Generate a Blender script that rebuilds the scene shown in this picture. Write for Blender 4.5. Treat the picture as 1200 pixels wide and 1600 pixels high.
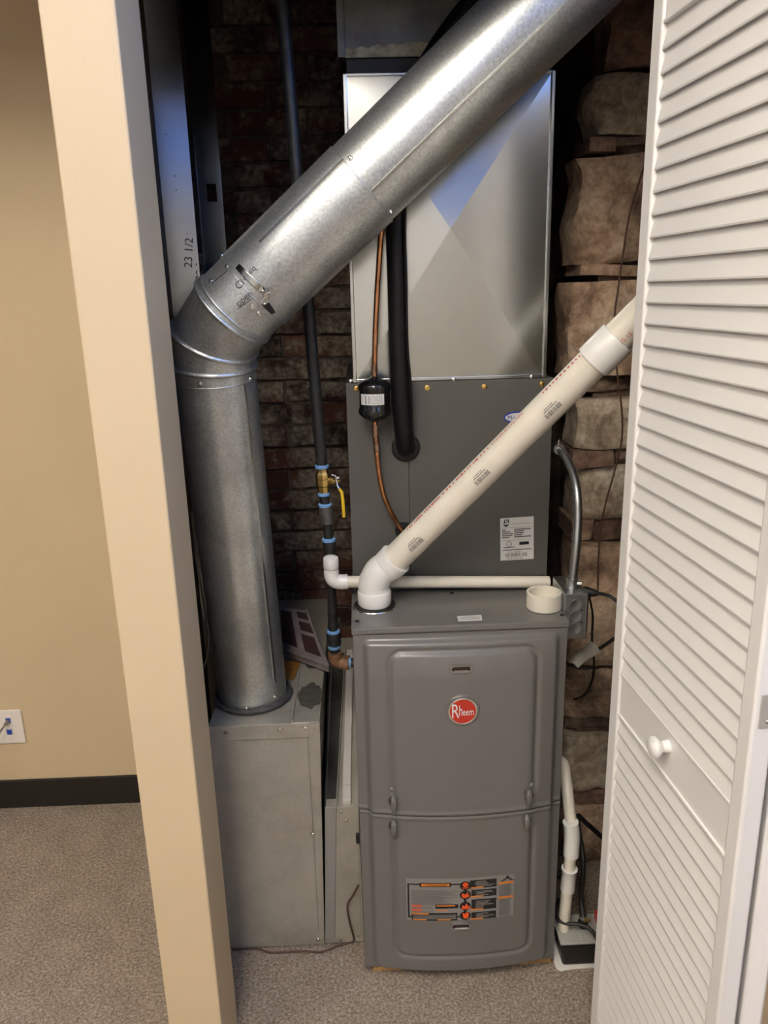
import bpy, bmesh, math, random
from mathutils import Vector, Matrix, noise
random.seed(7)
for o in list(bpy.data.objects): bpy.data.objects.remove(o)
S = bpy.context.scene
COL = S.collection
PI = math.pi

# ------------------------------------------------------------------ camera
F_PX = 1210.56
CAM = Vector((0.0315, -1.4630, 1.5458))
PITCH, YAW, ROLL = 0.2769, -0.0270, -0.0251
def cam_axes():
    cy, sy, cp, sp = math.cos(YAW), math.sin(YAW), math.cos(PITCH), math.sin(PITCH)
    fwd = Vector((-sy*cp, cy*cp, -sp)); right = Vector((cy, sy, 0)); up = right.cross(fwd)
    c, s = math.cos(ROLL), math.sin(ROLL)
    return c*right + s*up, -s*right + c*up, fwd
RT, UP, FW = cam_axes()
cd = bpy.data.cameras.new('camera'); cam = bpy.data.objects.new('camera', cd); COL.objects.link(cam)
cam.matrix_world = Matrix(((RT.x, UP.x, -FW.x, CAM.x), (RT.y, UP.y, -FW.y, CAM.y), (RT.z, UP.z, -FW.z, CAM.z), (0, 0, 0, 1)))
cd.sensor_fit = 'VERTICAL'; cd.sensor_height = 36.0; cd.lens = 36.0*F_PX/1600.0
cd.clip_start = .02
S.camera = cam
S.view_settings.view_transform = 'Standard'; S.view_settings.look = 'None'
S.view_settings.gamma = 1.0; S.view_settings.use_curve_mapping = False
S.view_settings.exposure = 0.0

# world: daylight beyond the high windows of the room
W = bpy.data.worlds.new('daylight'); S.world = W; W.use_nodes = True
bg = W.node_tree.nodes['Background']; bg.inputs[0].default_value = (0.15, 0.36, 1.0, 1); bg.inputs[1].default_value = 14.0

LAMP_POWER = 22.5       # emission of the ceiling diffusers
LAMP_COLOR = (1.0, 0.90, 0.77, 1)

# pixel of the 1200x1600 photograph -> point of the place on a known plane
def ray(px, py): return FW + RT*((px-600)/F_PX) - UP*((py-800)/F_PX)
def aty(px, py, Y): d = ray(px, py); return CAM + d*((Y-CAM.y)/d.y)
def atz(px, py, Z): d = ray(px, py); return CAM + d*((Z-CAM.z)/d.z)
def atplane(px, py, p, n): d = ray(px, py); return CAM + d*((p-CAM).dot(n)/d.dot(n))
def atcyl(px, py, p0, ax, r):
    d = ray(px, py); o = CAM - p0
    d2 = d - ax*d.dot(ax); o2 = o - ax*o.dot(ax)
    a, b, c = d2.dot(d2), 2*d2.dot(o2), o2.dot(o2)-r*r
    q = b*b-4*a*c
    t = (-b-math.sqrt(max(q, 0)))/(2*a)
    return CAM + d*t

# ------------------------------------------------------------------ materials
def mat(name):
    m = bpy.data.materials.new(name); m.use_nodes = True
    nt = m.node_tree; return m, nt, nt.nodes['Principled BSDF']
def N(nt, t, **kw):
    n = nt.nodes.new(t)
    for k, v in kw.items():
        if k in n.inputs: n.inputs[k].default_value = v
        else: setattr(n, k, v)
    return n
def L(nt, a, b): nt.links.new(a, b)
def c4(c): return (c[0], c[1], c[2], 1)
def coords(nt, obj=False):
    if obj: return N(nt, 'ShaderNodeTexCoord').outputs['Object']
    return N(nt, 'ShaderNodeNewGeometry').outputs['Position']
def ramp(nt, fac, stops):
    r = N(nt, 'ShaderNodeValToRGB'); e = r.color_ramp.elements
    while len(e) < len(stops): e.new(.5)
    for i, (p, c) in enumerate(stops): e[i].position = p; e[i].color = c4(c) if len(c) == 3 else c
    L(nt, fac, r.inputs[0]); return r
def plain(name, col, rough=.5, metal=0.0, spec=.5, vary=.06, scale=18, bump=0, bscale=200, coat=0):
    m, nt, b = mat(name)
    n = N(nt, 'ShaderNodeTexNoise', Scale=scale, Detail=4.0); L(nt, coords(nt), n.inputs['Vector'])
    lo = [max(0, x*(1-vary)) for x in col]; hi = [min(1, x*(1+vary)) for x in col]
    r = ramp(nt, n.outputs['Fac'], [(.3, lo), (.7, hi)]); L(nt, r.outputs[0], b.inputs['Base Color'])
    b.inputs['Roughness'].default_value = rough; b.inputs['Metallic'].default_value = metal
    b.inputs['Specular IOR Level'].default_value = spec
    if coat: b.inputs['Coat Weight'].default_value = coat; b.inputs['Coat Roughness'].default_value = .15
    if bump:
        n2 = N(nt, 'ShaderNodeTexNoise', Scale=bscale, Detail=3.0); L(nt, coords(nt), n2.inputs['Vector'])
        bp = N(nt, 'ShaderNodeBump', Strength=bump, Distance=.002); L(nt, n2.outputs['Fac'], bp.inputs['Height'])
        L(nt, bp.outputs[0], b.inputs['Normal'])
    return m
def galv(name, col=(.56, .57, .55), r0=.24, r1=.42, spangle=90, dirt=0.0, dirtcol=(.2, .19, .16), metal=1.0, con=.16):
    m, nt, b = mat(name); P = coords(nt)
    v = N(nt, 'ShaderNodeTexNoise', Scale=float(spangle), Detail=2.0, Roughness=.6); L(nt, P, v.inputs['Vector'])
    n = N(nt, 'ShaderNodeTexNoise', Scale=9.0, Detail=6.0, Roughness=.6); L(nt, P, n.inputs['Vector'])
    mx = N(nt, 'ShaderNodeMath', operation='MULTIPLY_ADD'); L(nt, v.outputs['Fac'], mx.inputs[0]); mx.inputs[1].default_value = .6
    sc = N(nt, 'ShaderNodeMath', operation='MULTIPLY'); L(nt, n.outputs['Fac'], sc.inputs[0]); sc.inputs[1].default_value = .75
    L(nt, sc.outputs[0], mx.inputs[2])
    cr = ramp(nt, mx.outputs[0], [(.48, [x*(1-con) for x in col]), (.86, [min(1, x*(1+con*.7)) for x in col])])
    out = cr.outputs[0]
    if dirt:
        n3 = N(nt, 'ShaderNodeTexNoise', Scale=5.0, Detail=8.0, Roughness=.65); L(nt, P, n3.inputs['Vector'])
        dr = ramp(nt, n3.outputs['Fac'], [(.45, (0, 0, 0)), (.75, (dirt, dirt, dirt))])
        mm = N(nt, 'ShaderNodeMix', data_type='RGBA'); L(nt, dr.outputs[0], mm.inputs[0]); L(nt, out, mm.inputs[6]); mm.inputs[7].default_value = c4(dirtcol)
        out = mm.outputs[2]
    L(nt, out, b.inputs['Base Color'])
    rr = N(nt, 'ShaderNodeMapRange'); L(nt, n.outputs['Fac'], rr.inputs[0]); rr.inputs[1].default_value = .3; rr.inputs[2].default_value = .7
    rr.inputs[3].default_value = r1; rr.inputs[4].default_value = r0; L(nt, rr.outputs[0], b.inputs['Roughness'])
    b.inputs['Metallic'].default_value = metal
    return m

M = {}
M['tan'] = plain('tan_wall_paint', (.63, .50, .31), .55, vary=.03, scale=3, bump=.12, bscale=260)
M['soffit'] = plain('tan_soffit_paint', (.58, .45, .28), .7, vary=.03)
M['white_wall'] = plain('room_wall_paint', (.34, .31, .26), .8, vary=.03)
M['window_wall'] = plain('pale_wall_paint', (.60, .58, .53), .8, vary=.03)
M['ceil'] = plain('ceiling_tile', (.72, .70, .66), .9, vary=.04, scale=60)
M['base'] = plain('black_vinyl_base', (.016, .014, .011), .45, vary=.1)
M['door'] = plain('white_door_paint', (.84, .83, .81), .38, vary=.012, scale=6)
M['furn'] = plain('grey_furnace_enamel', (.150, .146, .138), .33, vary=.02, coat=.25)
M['coil'] = plain('dark_grey_enamel', (.098, .096, .088), .5, vary=.03)
M['galv'] = galv('galvanized_round_duct', (.57, .60, .59), .34, .43, 210, con=.32, metal=.88)
M['galv_flat'] = galv('galvanized_plenum_sheet', (.62, .64, .62), .20, .23, 60, con=.03)
M['galv_dull'] = galv('galvanized_return_box', (.50, .485, .42), .42, .58, 150, dirt=.8, dirtcol=(.29, .26, .20), metal=.5, con=.1)
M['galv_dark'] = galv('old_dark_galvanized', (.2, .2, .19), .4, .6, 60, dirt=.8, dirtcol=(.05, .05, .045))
M['galv_strip'] = galv('bluish_galvanized_strip', (.50, .53, .53), .4, .5, 150, con=.06, metal=.8)
M['stud'] = galv('steel_stud', (.36, .38, .40), .16, .2, 30, con=.03)
M['emt'] = galv('conduit_zinc', (.42, .44, .45), .36, .46, 150, con=.12)
M['steel'] = plain('bright_screw_steel', (.72, .72, .70), .25, 1.0)
M['brass'] = plain('brass', (.72, .50, .17), .28, 1.0, vary=.15, scale=80)
M['copper'] = plain('copper_tube', (.70, .33, .17), .27, 1.0, vary=.35, scale=40)
M['solder'] = plain('tarnished_copper', (.35, .22, .15), .4, 1.0, vary=.4, scale=90)
M['iron'] = plain('black_iron_pipe', (.024, .025, .025), .45, .2, vary=.4, scale=60, bump=.2, bscale=90)
M['iron_grey'] = plain('grey_malleable_coupling', (.12, .115, .11), .4, .5, vary=.25, scale=60)
M['rust'] = plain('rusty_brown_elbow', (.22, .115, .06), .45, .15, vary=.35, scale=60, bump=.25, bscale=120)
M['tape'] = plain('blue_thread_seal', (.20, .42, .78), .5)
M['yellow'] = plain('yellow_handle', (.80, .52, .02), .45)
M['pvc'] = plain('cream_pvc', (.74, .70, .60), .3, vary=.04, scale=25)
M['pvc_white'] = plain('white_pvc_fitting', (.80, .80, .77), .25, vary=.03)
M['primer'] = plain('red_primer_stain', (.62, .30, .24), .4)
M['foam'] = plain('black_insulation', (.006, .006, .007), .42, spec=.3, vary=.4, scale=50, bump=.5, bscale=60)
M['black'] = plain('gloss_black_paint', (.008, .008, .008), .14, coat=.4)
M['rubber'] = plain('black_rubber', (.012, .012, .012), .5)
M['label'] = plain('white_label', (.66, .66, .64), .45, vary=.02)
M['label_grey'] = plain('grey_warning_label', (.23, .225, .215), .4, vary=.02)
M['ink'] = plain('black_ink', (.012, .012, .012), .5)
M['ink_grey'] = plain('grey_print', (.16, .16, .155), .5)
M['ink_light'] = plain('pale_print', (.34, .33, .31), .5)
M['pencil'] = plain('pencil_marks', (.05, .05, .05), .6)
M['orange'] = plain('orange_print', (.62, .20, .03), .45)
M['redflame'] = plain('red_orange_print', (.75, .09, .015), .45)
M['redink'] = plain('red_ink', (.55, .08, .07), .5)
M['badge_red'] = plain('red_badge', (.50, .03, .014), .25, coat=.5)
M['silver'] = plain('silver_badge_rim', (.75, .73, .70), .2, 1.0)
M['hinge'] = plain('painted_zinc_hinge', (.52, .51, .48), .4, .3)
M['silver_dull'] = plain('brushed_rim', (.42, .41, .39), .35, .8)
M['blue'] = plain('blue_jack', (.02, .07, .42), .35)
M['navy'] = plain('navy_badge', (.03, .05, .34), .35)
M['plate'] = plain('white_wall_plate', (.80, .75, .68), .35, vary=.01)
M['cable'] = plain('grey_cable', (.22, .20, .17), .5)
M['brown_wire'] = plain('brown_wire', (.09, .045, .03), .5)
M['wood'] = plain('pine_block', (.46, .27, .10), .6, vary=.25, scale=50)
M['card'] = plain('orange_cardboard', (.36, .16, .03), .7, vary=.2, scale=40)
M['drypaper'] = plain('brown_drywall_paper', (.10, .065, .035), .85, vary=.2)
M['mastic'] = plain('yellowed_mastic', (.36, .33, .22), .8, vary=.5, scale=50, bump=.5)
M['seal'] = plain('dark_duct_sealant', (.07, .068, .065), .55, vary=.4, scale=50, bump=.5, bscale=80)
M['stain'] = plain('dark_oil_stain', (.07, .068, .055), .7, vary=.3, scale=70, bump=.3)
M['whitebar'] = plain('white_plastic_rail', (.62, .58, .55), .5)
M['foamwhite'] = plain('white_foam_pad', (.70, .68, .64), .8, vary=.1, bump=.4)
M['lidgrey'] = plain('grey_plastic_lid', (.36, .36, .33), .4)
M['pumpblack'] = plain('black_plastic_tank', (.012, .012, .013), .35, bump=.2, bscale=120)
M['redplastic'] = plain('red_plastic', (.55, .03, .02), .35)
M['film'] = plain('cloudy_plastic_film', (.20, .17, .17), .3, vary=.2, scale=30)
M['darkprint'] = plain('dark_red_filter_media', (.03, .010, .012), .6, vary=.3, scale=30)
M['glassdark'] = plain('dark_sight_glass', (.02, .008, .008), .08, coat=.6)

def carpet():
    m, nt, b = mat('brown_loop_carpet'); P = coords(nt)
    n = N(nt, 'ShaderNodeTexNoise', Scale=150.0, Detail=4.0, Roughness=.75); L(nt, P, n.inputs['Vector'])
    n2 = N(nt, 'ShaderNodeTexNoise', Scale=14.0, Detail=3.0); L(nt, P, n2.inputs['Vector'])
    a = N(nt, 'ShaderNodeMath', operation='MULTIPLY_ADD'); L(nt, n2.outputs['Fac'], a.inputs[0]); a.inputs[1].default_value = .14; L(nt, n.outputs['Fac'], a.inputs[2])
    r = ramp(nt, a.outputs[0], [(.34, (.10, .080, .062)), (.55, (.29, .238, .188)), (.78, (.56, .48, .40))])
    L(nt, r.outputs[0], b.inputs['Base Color']); b.inputs['Roughness'].default_value = .95; b.inputs['Specular IOR Level'].default_value = .1
    v = N(nt, 'ShaderNodeTexVoronoi', Scale=260.0); L(nt, P, v.inputs['Vector'])
    bp = N(nt, 'ShaderNodeBump', Strength=.9, Distance=.004); L(nt, n.outputs['Fac'], bp.inputs['Height']); L(nt, bp.outputs[0], b.inputs['Normal'])
    return m
M['carpet'] = carpet()
def brickmat():
    m, nt, b = mat('old_painted_brick'); P = coords(nt)
    oi = N(nt, 'ShaderNodeObjectInfo')
    br = ramp(nt, oi.outputs['Random'], [(0, (.030, .016, .012)), (.4, (.09, .034, .025)), (.75, (.14, .060, .04)), (1, (.05, .03, .024))])
    n = N(nt, 'ShaderNodeTexNoise', Scale=6.0, Detail=9.0, Roughness=.7); L(nt, P, n.inputs['Vector'])
    w = ramp(nt, n.outputs['Fac'], [(.44, (0, 0, 0)), (.56, (1, 1, 1))])
    f = N(nt, 'ShaderNodeMath', operation='MULTIPLY'); L(nt, w.outputs[0], f.inputs[0]); f.inputs[1].default_value = .75
    n2 = N(nt, 'ShaderNodeTexNoise', Scale=70.0, Detail=4.0); L(nt, P, n2.inputs['Vector'])
    g = ramp(nt, n2.outputs['Fac'], [(.35, (.20, .16, .12)), (.65, (.50, .44, .35))])
    mm = N(nt, 'ShaderNodeMix', data_type='RGBA'); L(nt, f.outputs[0], mm.inputs[0]); L(nt, br.outputs[0], mm.inputs[6]); L(nt, g.outputs[0], mm.inputs[7])
    L(nt, mm.outputs[2], b.inputs['Base Color']); b.inputs['Roughness'].default_value = .9
    bp = N(nt, 'ShaderNodeBump', Strength=.6, Distance=.004); L(nt, n2.outputs['Fac'], bp.inputs['Height']); L(nt, bp.outputs[0], b.inputs['Normal'])
    return m
M['brick'] = brickmat()
M['mortar'] = plain('dark_old_mortar', (.13, .10, .08), .95, vary=.4, scale=40, bump=.5, bscale=80)
def stonemat(name, c0, c1, c2):
    m, nt, b = mat(name); P = coords(nt)
    n = N(nt, 'ShaderNodeTexNoise', Scale=7.0, Detail=9.0, Roughness=.68, Distortion=.6); L(nt, P, n.inputs['Vector'])
    r = ramp(nt, n.outputs['Fac'], [(.36, c0), (.5, c1), (.62, c2)])
    n2 = N(nt, 'ShaderNodeTexNoise', Scale=48.0, Detail=6.0, Roughness=.7); L(nt, P, n2.inputs['Vector'])
    r2 = ramp(nt, n2.outputs['Fac'], [(.35, (.55, .52, .5)), (.6, (1, 1, 1))])
    mm = N(nt, 'ShaderNodeMix', data_type='RGBA', blend_type='MULTIPLY'); mm.inputs[0].default_value = 1; L(nt, r.outputs[0], mm.inputs[6]); L(nt, r2.outputs[0], mm.inputs[7])
    L(nt, mm.outputs[2], b.inputs['Base Color']); b.inputs['Roughness'].default_value = .92
    bp = N(nt, 'ShaderNodeBump', Strength=.7, Distance=.006); L(nt, n2.outputs['Fac'], bp.inputs['Height']); L(nt, bp.outputs[0], b.inputs['Normal'])
    return m
M['stone'] = stonemat('brown_sandstone', (.22, .145, .10), (.52, .36, .24), (.68, .53, .38))
M['stone_pale'] = stonemat('limewashed_stone', (.27, .20, .15), (.54, .44, .32), (.74, .67, .53))
M['stone_dark'] = stonemat('dark_soiled_stone', (.07, .05, .04), (.17, .12, .09), (.30, .22, .16))
M['stone_red'] = stonemat('red_tile_chip', (.12, .08, .06), (.27, .165, .12), (.36, .25, .18))

def emit(name, col, s):
    m, nt, b = mat(name)
    b.inputs['Emission Color'].default_value = col; b.inputs['Emission Strength'].default_value = s; b.inputs['Base Color'].default_value = (.8, .8, .8, 1)
    return m
M['lamp'] = emit('lit_diffuser', LAMP_COLOR, LAMP_POWER)
def paneglass(name='window_glass', tint=(1, 1, 1)):
    m, nt, b = mat(name); out = nt.nodes['Material Output']
    t = N(nt, 'ShaderNodeBsdfTransparent'); t.inputs[0].default_value = c4(tint); g = N(nt, 'ShaderNodeBsdfGlossy', Roughness=.02); x = N(nt, 'ShaderNodeMixShader'); x.inputs[0].default_value = .06
    L(nt, t.outputs[0], x.inputs[1]); L(nt, g.outputs[0], x.inputs[2]); L(nt, x.outputs[0], out.inputs[0]); return m
M['pane'] = paneglass()
M['pane_dimmed'] = paneglass('dimming_window_glass', (.27, .27, .28))  # darkened only to dim these windows' reflection in the plenum

# ------------------------------------------------------------------ mesh helpers
class MB:
    def __init__(s): s.v = []; s.f = []
    def add(s, vs, fs):
        k = len(s.v); s.v += [Vector(p) for p in vs]; s.f += [tuple(i+k for i in f) for f in fs]; return s
    def box(s, x0, x1, y0, y1, z0, z1):
        return s.add([(x0,y0,z0),(x1,y0,z0),(x1,y1,z0),(x0,y1,z0),(x0,y0,z1),(x1,y0,z1),(x1,y1,z1),(x0,y1,z1)],
            [(3,2,1,0),(4,5,6,7),(0,1,5,4),(1,2,6,5),(2,3,7,6),(3,0,4,7)])
    def obox(s, c, ax, ay, az, hx, hy, hz):
        c = Vector(c); vs = []
        for k in (-1, 1):
            for (i, j) in ((-1,-1),(1,-1),(1,1),(-1,1)): vs.append(c+ax*(hx*i)+ay*(hy*j)+az*(hz*k))
        return s.add(vs, [(3,2,1,0),(4,5,6,7),(0,1,5,4),(1,2,6,5),(2,3,7,6),(3,0,4,7)])
    def slab(s, quad, off):
        q = [Vector(p) for p in quad]; o = Vector(off); n = len(q)
        fs = [tuple(range(n)), tuple(range(2*n-1, n-1, -1))]+[(i, i+n, (i+1) % n+n, (i+1) % n) for i in range(n)]
        return s.add(q+[p+o for p in q], fs)
    def tube(s, pts, r, n=14, caps=True):
        pts = [Vector(p) for p in pts]; m = len(pts); rs = r if isinstance(r, (list, tuple)) else [r]*m
        T = []
        for i in range(m):
            a = pts[min(i+1, m-1)]-pts[max(i-1, 0)]; T.append(a.normalized())
        u = frame(T[0])[0]; vs = []
        for i in range(m):
            if i:
                q = T[i-1].rotation_difference(T[i]); u = q @ u
            w = T[i].cross(u)
            for k in range(n):
                a = 2*PI*k/n; vs.append(pts[i]+(u*math.cos(a)+w*math.sin(a))*rs[i])
        fs = [(i*n+k, i*n+(k+1) % n, (i+1)*n+(k+1) % n, (i+1)*n+k) for i in range(m-1) for k in range(n)]
        if caps: fs += [tuple(range(n-1, -1, -1)), tuple(range((m-1)*n, m*n))]
        return s.add(vs, fs)
    def lathe(s, o, ax, prof, n=32, caps=True):
        o = Vector(o); ax = Vector(ax).normalized(); u, w = frame(ax)
        vs = [o+ax*t+(u*math.cos(2*PI*k/n)+w*math.sin(2*PI*k/n))*r for (r, t) in prof for k in range(n)]
        m = len(prof)
        fs = [(i*n+k, i*n+(k+1) % n, (i+1)*n+(k+1) % n, (i+1)*n+k) for i in range(m-1) for k in range(n)]
        if caps: fs += [tuple(range(n-1, -1, -1)), tuple(range((m-1)*n, m*n))]
        return s.add(vs, fs)
    def cyl(s, p0, p1, r, n=24):
        p0 = Vector(p0); p1 = Vector(p1); return s.lathe(p0, p1-p0, [(r, 0), (r, (p1-p0).length)], n)
    def grid(s, nu, nv, fn):
        vs = [fn(i/nu, j/nv) for j in range(nv+1) for i in range(nu+1)]
        return s.add(vs, [(j*(nu+1)+i, j*(nu+1)+i+1, (j+1)*(nu+1)+i+1, (j+1)*(nu+1)+i) for j in range(nv) for i in range(nu)])
    def text(s, body, size, fn, align='LEFT'):
        vs, fs = text_mesh(body, size, align)
        return s.add([fn(v.x, v.y) for v in vs], fs)
def frame(ax):
    ax = ax.normalized(); r = Vector((0, 0, 1)) if abs(ax.z) < .9 else Vector((0, 1, 0))
    u = r.cross(ax).normalized(); return u, ax.cross(u)
_tc = {}
def text_mesh(body, size, align):
    k = (body, align)
    if k not in _tc:
        c = bpy.data.curves.new('print', 'FONT'); c.body = body; c.size = 1; c.align_x = align; c.resolution_u = 3
        o = bpy.data.objects.new('print', c); me = bpy.data.meshes.new_from_object(o)
        _tc[k] = ([v.co.copy() for v in me.vertices], [tuple(p.vertices) for p in me.polygons])
        bpy.data.objects.remove(o); bpy.data.curves.remove(c); bpy.data.meshes.remove(me)
    vs, fs = _tc[k]; return [v*size for v in vs], fs

def obj(name, mb, m, parent=None, smooth=35, bevel=0, seg=2, loc=None):
    me = bpy.data.meshes.new(name); me.from_pydata([tuple(p) for p in mb.v], [], mb.f); me.validate()
    if loc is not None: pass
    bm = bmesh.new(); bm.from_mesh(me)
    if len(bm.faces) and not getattr(mb, 'flat', False): bmesh.ops.recalc_face_normals(bm, faces=bm.faces)
    bm.to_mesh(me); bm.free()
    me.materials.append(M[m] if isinstance(m, str) else m)
    if smooth:
        for p in me.polygons: p.use_smooth = True
        me.set_sharp_from_angle(angle=math.radians(smooth))
    o = bpy.data.objects.new(name, me); COL.objects.link(o)
    put(o, parent)
    if bevel:
        b = o.modifiers.new('edge', 'BEVEL'); b.width = bevel; b.segments = seg; b.limit_method = 'ANGLE'; b.angle_limit = math.radians(40); b.harden_normals = False
    return o
def put(o, parent):
    if parent is not None:
        o.parent = parent
        if parent.type == 'EMPTY': o.location = -parent.location
def tag(o, label, cat, group=None):
    o['label'] = label; o['category'] = cat
    if group: o['group'] = group
    return o
def thing(name, label, cat, loc=(0, 0, 0), group=None):
    o = bpy.data.objects.new(name, None); COL.objects.link(o); o.location = Vector(loc); o.empty_display_size = .05
    return tag(o, label, cat, group)
def struct(name, mb, m, label=None, **kw):
    o = obj(name, mb, m, **kw); o['kind'] = 'structure'; o['label'] = label or name; o['category'] = name.split('_')[0]; return o
def pmap(o, u, v): o, u, v = Vector(o), Vector(u), Vector(v); return lambda x, y: o+u*x+v*y

# ------------------------------------------------------------------ the room
YF, YB = -.25, -.11            # front and back of the closet's front wall
XL, XR = -.284, .605           # opening
BRY = .93                      # brick wall
CZ = 3.2
struct('floor', MB().box(-2.7, 2.3, -4.6, 1.2, -.05, 0), 'carpet', 'brown flecked loop carpet covering the whole floor', smooth=0)
struct('ceiling', MB().box(-2.7, 2.3, -4.6, -.11, CZ, CZ+.1), 'ceil', 'pale ceiling above the room', smooth=0)
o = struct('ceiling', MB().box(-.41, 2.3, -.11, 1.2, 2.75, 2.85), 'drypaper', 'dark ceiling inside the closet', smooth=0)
struct('ceiling', MB().box(-2.7, -.41, -.25, .9, 2.36, 3.3), 'soffit', 'lowered tan soffit over the alcove left of the closet', smooth=0)
struct('wall_rear', MB().box(-2.7, -.412, .69, .83, 0, 2.36), 'tan', 'tan painted wall behind the alcove with the wall plate', smooth=0)
struct('baseboard_rear', MB().box(-2.7, -.412, .682, .69, 0, .10), 'base', 'black vinyl baseboard along the tan rear wall', smooth=0, bevel=.003)
struct('wall_outer_left', MB().box(-2.8, -2.7, -4.6, .9, 0, 3.3), 'white_wall', 'far left wall of the office', smooth=0)
RX, RWY0, RWY1, RWZ0, RWZ1 = 1.35, -2.8, -.85, 2.15, 3.1
struct('wall_outer_right', MB().box(RX, RX+.1, -4.6, YF, 0, RWZ0).box(RX, RX+.1, -4.6, YF, RWZ1, 3.3).box(RX, RX+.1, -4.6, RWY0, RWZ0, RWZ1).box(RX, RX+.1, RWY1, YF, RWZ0, RWZ1), 'white_wall', 'right wall of the office with an added high window', smooth=0)
struct('wall_closet_end', MB().box(1.6, 1.7, YB, 1.2, 0, 2.85), 'drypaper', 'dark unseen closet end wall added behind the stonework against daylight', smooth=0)  # added out of view to stop daylight leaking into the closet
wr = struct('wall_front', MB().box(XR, 1.7, YF, YB, 0, CZ).box(XL-.104, XR, YF, YB, 2.09, CZ), 'tan', 'tan closet front wall and header over the bifold opening', smooth=0)
# window wall behind the camera
WY = -4.5
wins = [(-1.85, -1.0), (.2, 1.3)]; WZ0, WZ1 = 2.40, 3.02
wb = MB().box(-2.7, 2.3, WY-.1, WY, 0, WZ0).box(-2.7, 2.3, WY-.1, WY, WZ1, 3.3)
xs = [-2.7]+[x for w in wins for x in w]+[2.3]
for i in range(0, len(xs), 2): wb.box(xs[i], xs[i+1], WY-.1, WY, WZ0, WZ1)
struct('wall_window', wb, 'window_wall', 'office wall with the high daylight windows', smooth=0)
for i, (a, b) in enumerate(wins):
    w = thing('window_%d' % (i+1), ['narrower', 'wider'][i]+' high daylight window in the office wall', 'window', ((a+b)/2, WY, WZ0)); w['kind'] = 'structure'
    fr = MB().box(a, a+.04, WY-.08, WY-.02, WZ0, WZ1).box(b-.04, b, WY-.08, WY-.02, WZ0, WZ1).box(a+.04, b-.04, WY-.08, WY-.02, WZ0, WZ0+.04).box(a+.04, b-.04, WY-.08, WY-.02, WZ1-.04, WZ1)
    obj('window_frame', fr, 'door', w, smooth=0)
    obj('pane', MB().box(a+.04, b-.04, WY-.055, WY-.05, WZ0+.04, WZ1-.04), 'pane_dimmed', w, smooth=0)
    ld = bpy.data.lights.new('window_daylight', 'AREA'); ld.shape = 'RECTANGLE'; ld.size = b-a; ld.size_y = WZ1-WZ0; ld.cycles.is_portal = True
    lo = bpy.data.objects.new('window_daylight', ld); COL.objects.link(lo); lo.location = ((a+b)/2, WY-.11, (WZ0+WZ1)/2); lo.rotation_euler = (PI/2, 0, 0)
w = thing('window_3', 'unseen high window added in the right office wall for blue daylight', 'window', (RX+.05, (RWY0+RWY1)/2, RWZ0)); w['kind'] = 'structure'  # added to wash the post's inner side with blue daylight
obj('window_frame', MB().box(RX+.02, RX+.08, RWY0, RWY0+.04, RWZ0, RWZ1).box(RX+.02, RX+.08, RWY1-.04, RWY1, RWZ0, RWZ1).box(RX+.02, RX+.08, RWY0+.04, RWY1-.04, RWZ0, RWZ0+.04).box(RX+.02, RX+.08, RWY0+.04, RWY1-.04, RWZ1-.04, RWZ1), 'door', w, smooth=0)
obj('pane', MB().box(RX+.048, RX+.053, RWY0+.04, RWY1-.04, RWZ0+.04, RWZ1-.04), 'pane', w, smooth=0)
ld = bpy.data.lights.new('window_daylight', 'AREA'); ld.shape = 'RECTANGLE'; ld.size = RWY1-RWY0; ld.size_y = RWZ1-RWZ0; ld.cycles.is_portal = True
lo = bpy.data.objects.new('window_daylight', ld); COL.objects.link(lo); lo.location = (RX+.11, (RWY0+RWY1)/2, (RWZ0+RWZ1)/2); lo.rotation_euler = (PI/2, 0, PI/2)
# ceiling fixtures
for (lx, ly, nm) in ((-.36, -1.95, 'nearer the closet'), (-.36, -3.3, 'nearer the window wall'), (-1.9, -1.95, 'on the alcove side')):
    t = thing('ceiling_light', 'recessed fluorescent ceiling light '+nm, 'light', (lx, ly, CZ), 'office ceiling lights')
    obj('frame', MB().box(lx-.33, lx+.33, ly-.63, ly-.60, CZ-.02, CZ).box(lx-.33, lx+.33, ly+.60, ly+.63, CZ-.02, CZ).box(lx-.33, lx-.30, ly-.6, ly+.6, CZ-.02, CZ).box(lx+.30, lx+.33, ly-.6, ly+.6, CZ-.02, CZ), 'door', t, smooth=0)
    obj('diffuser', MB().box(lx-.3, lx+.3, ly-.6, ly+.6, CZ-.012, CZ-.002), 'lamp', t, smooth=0)

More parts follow.
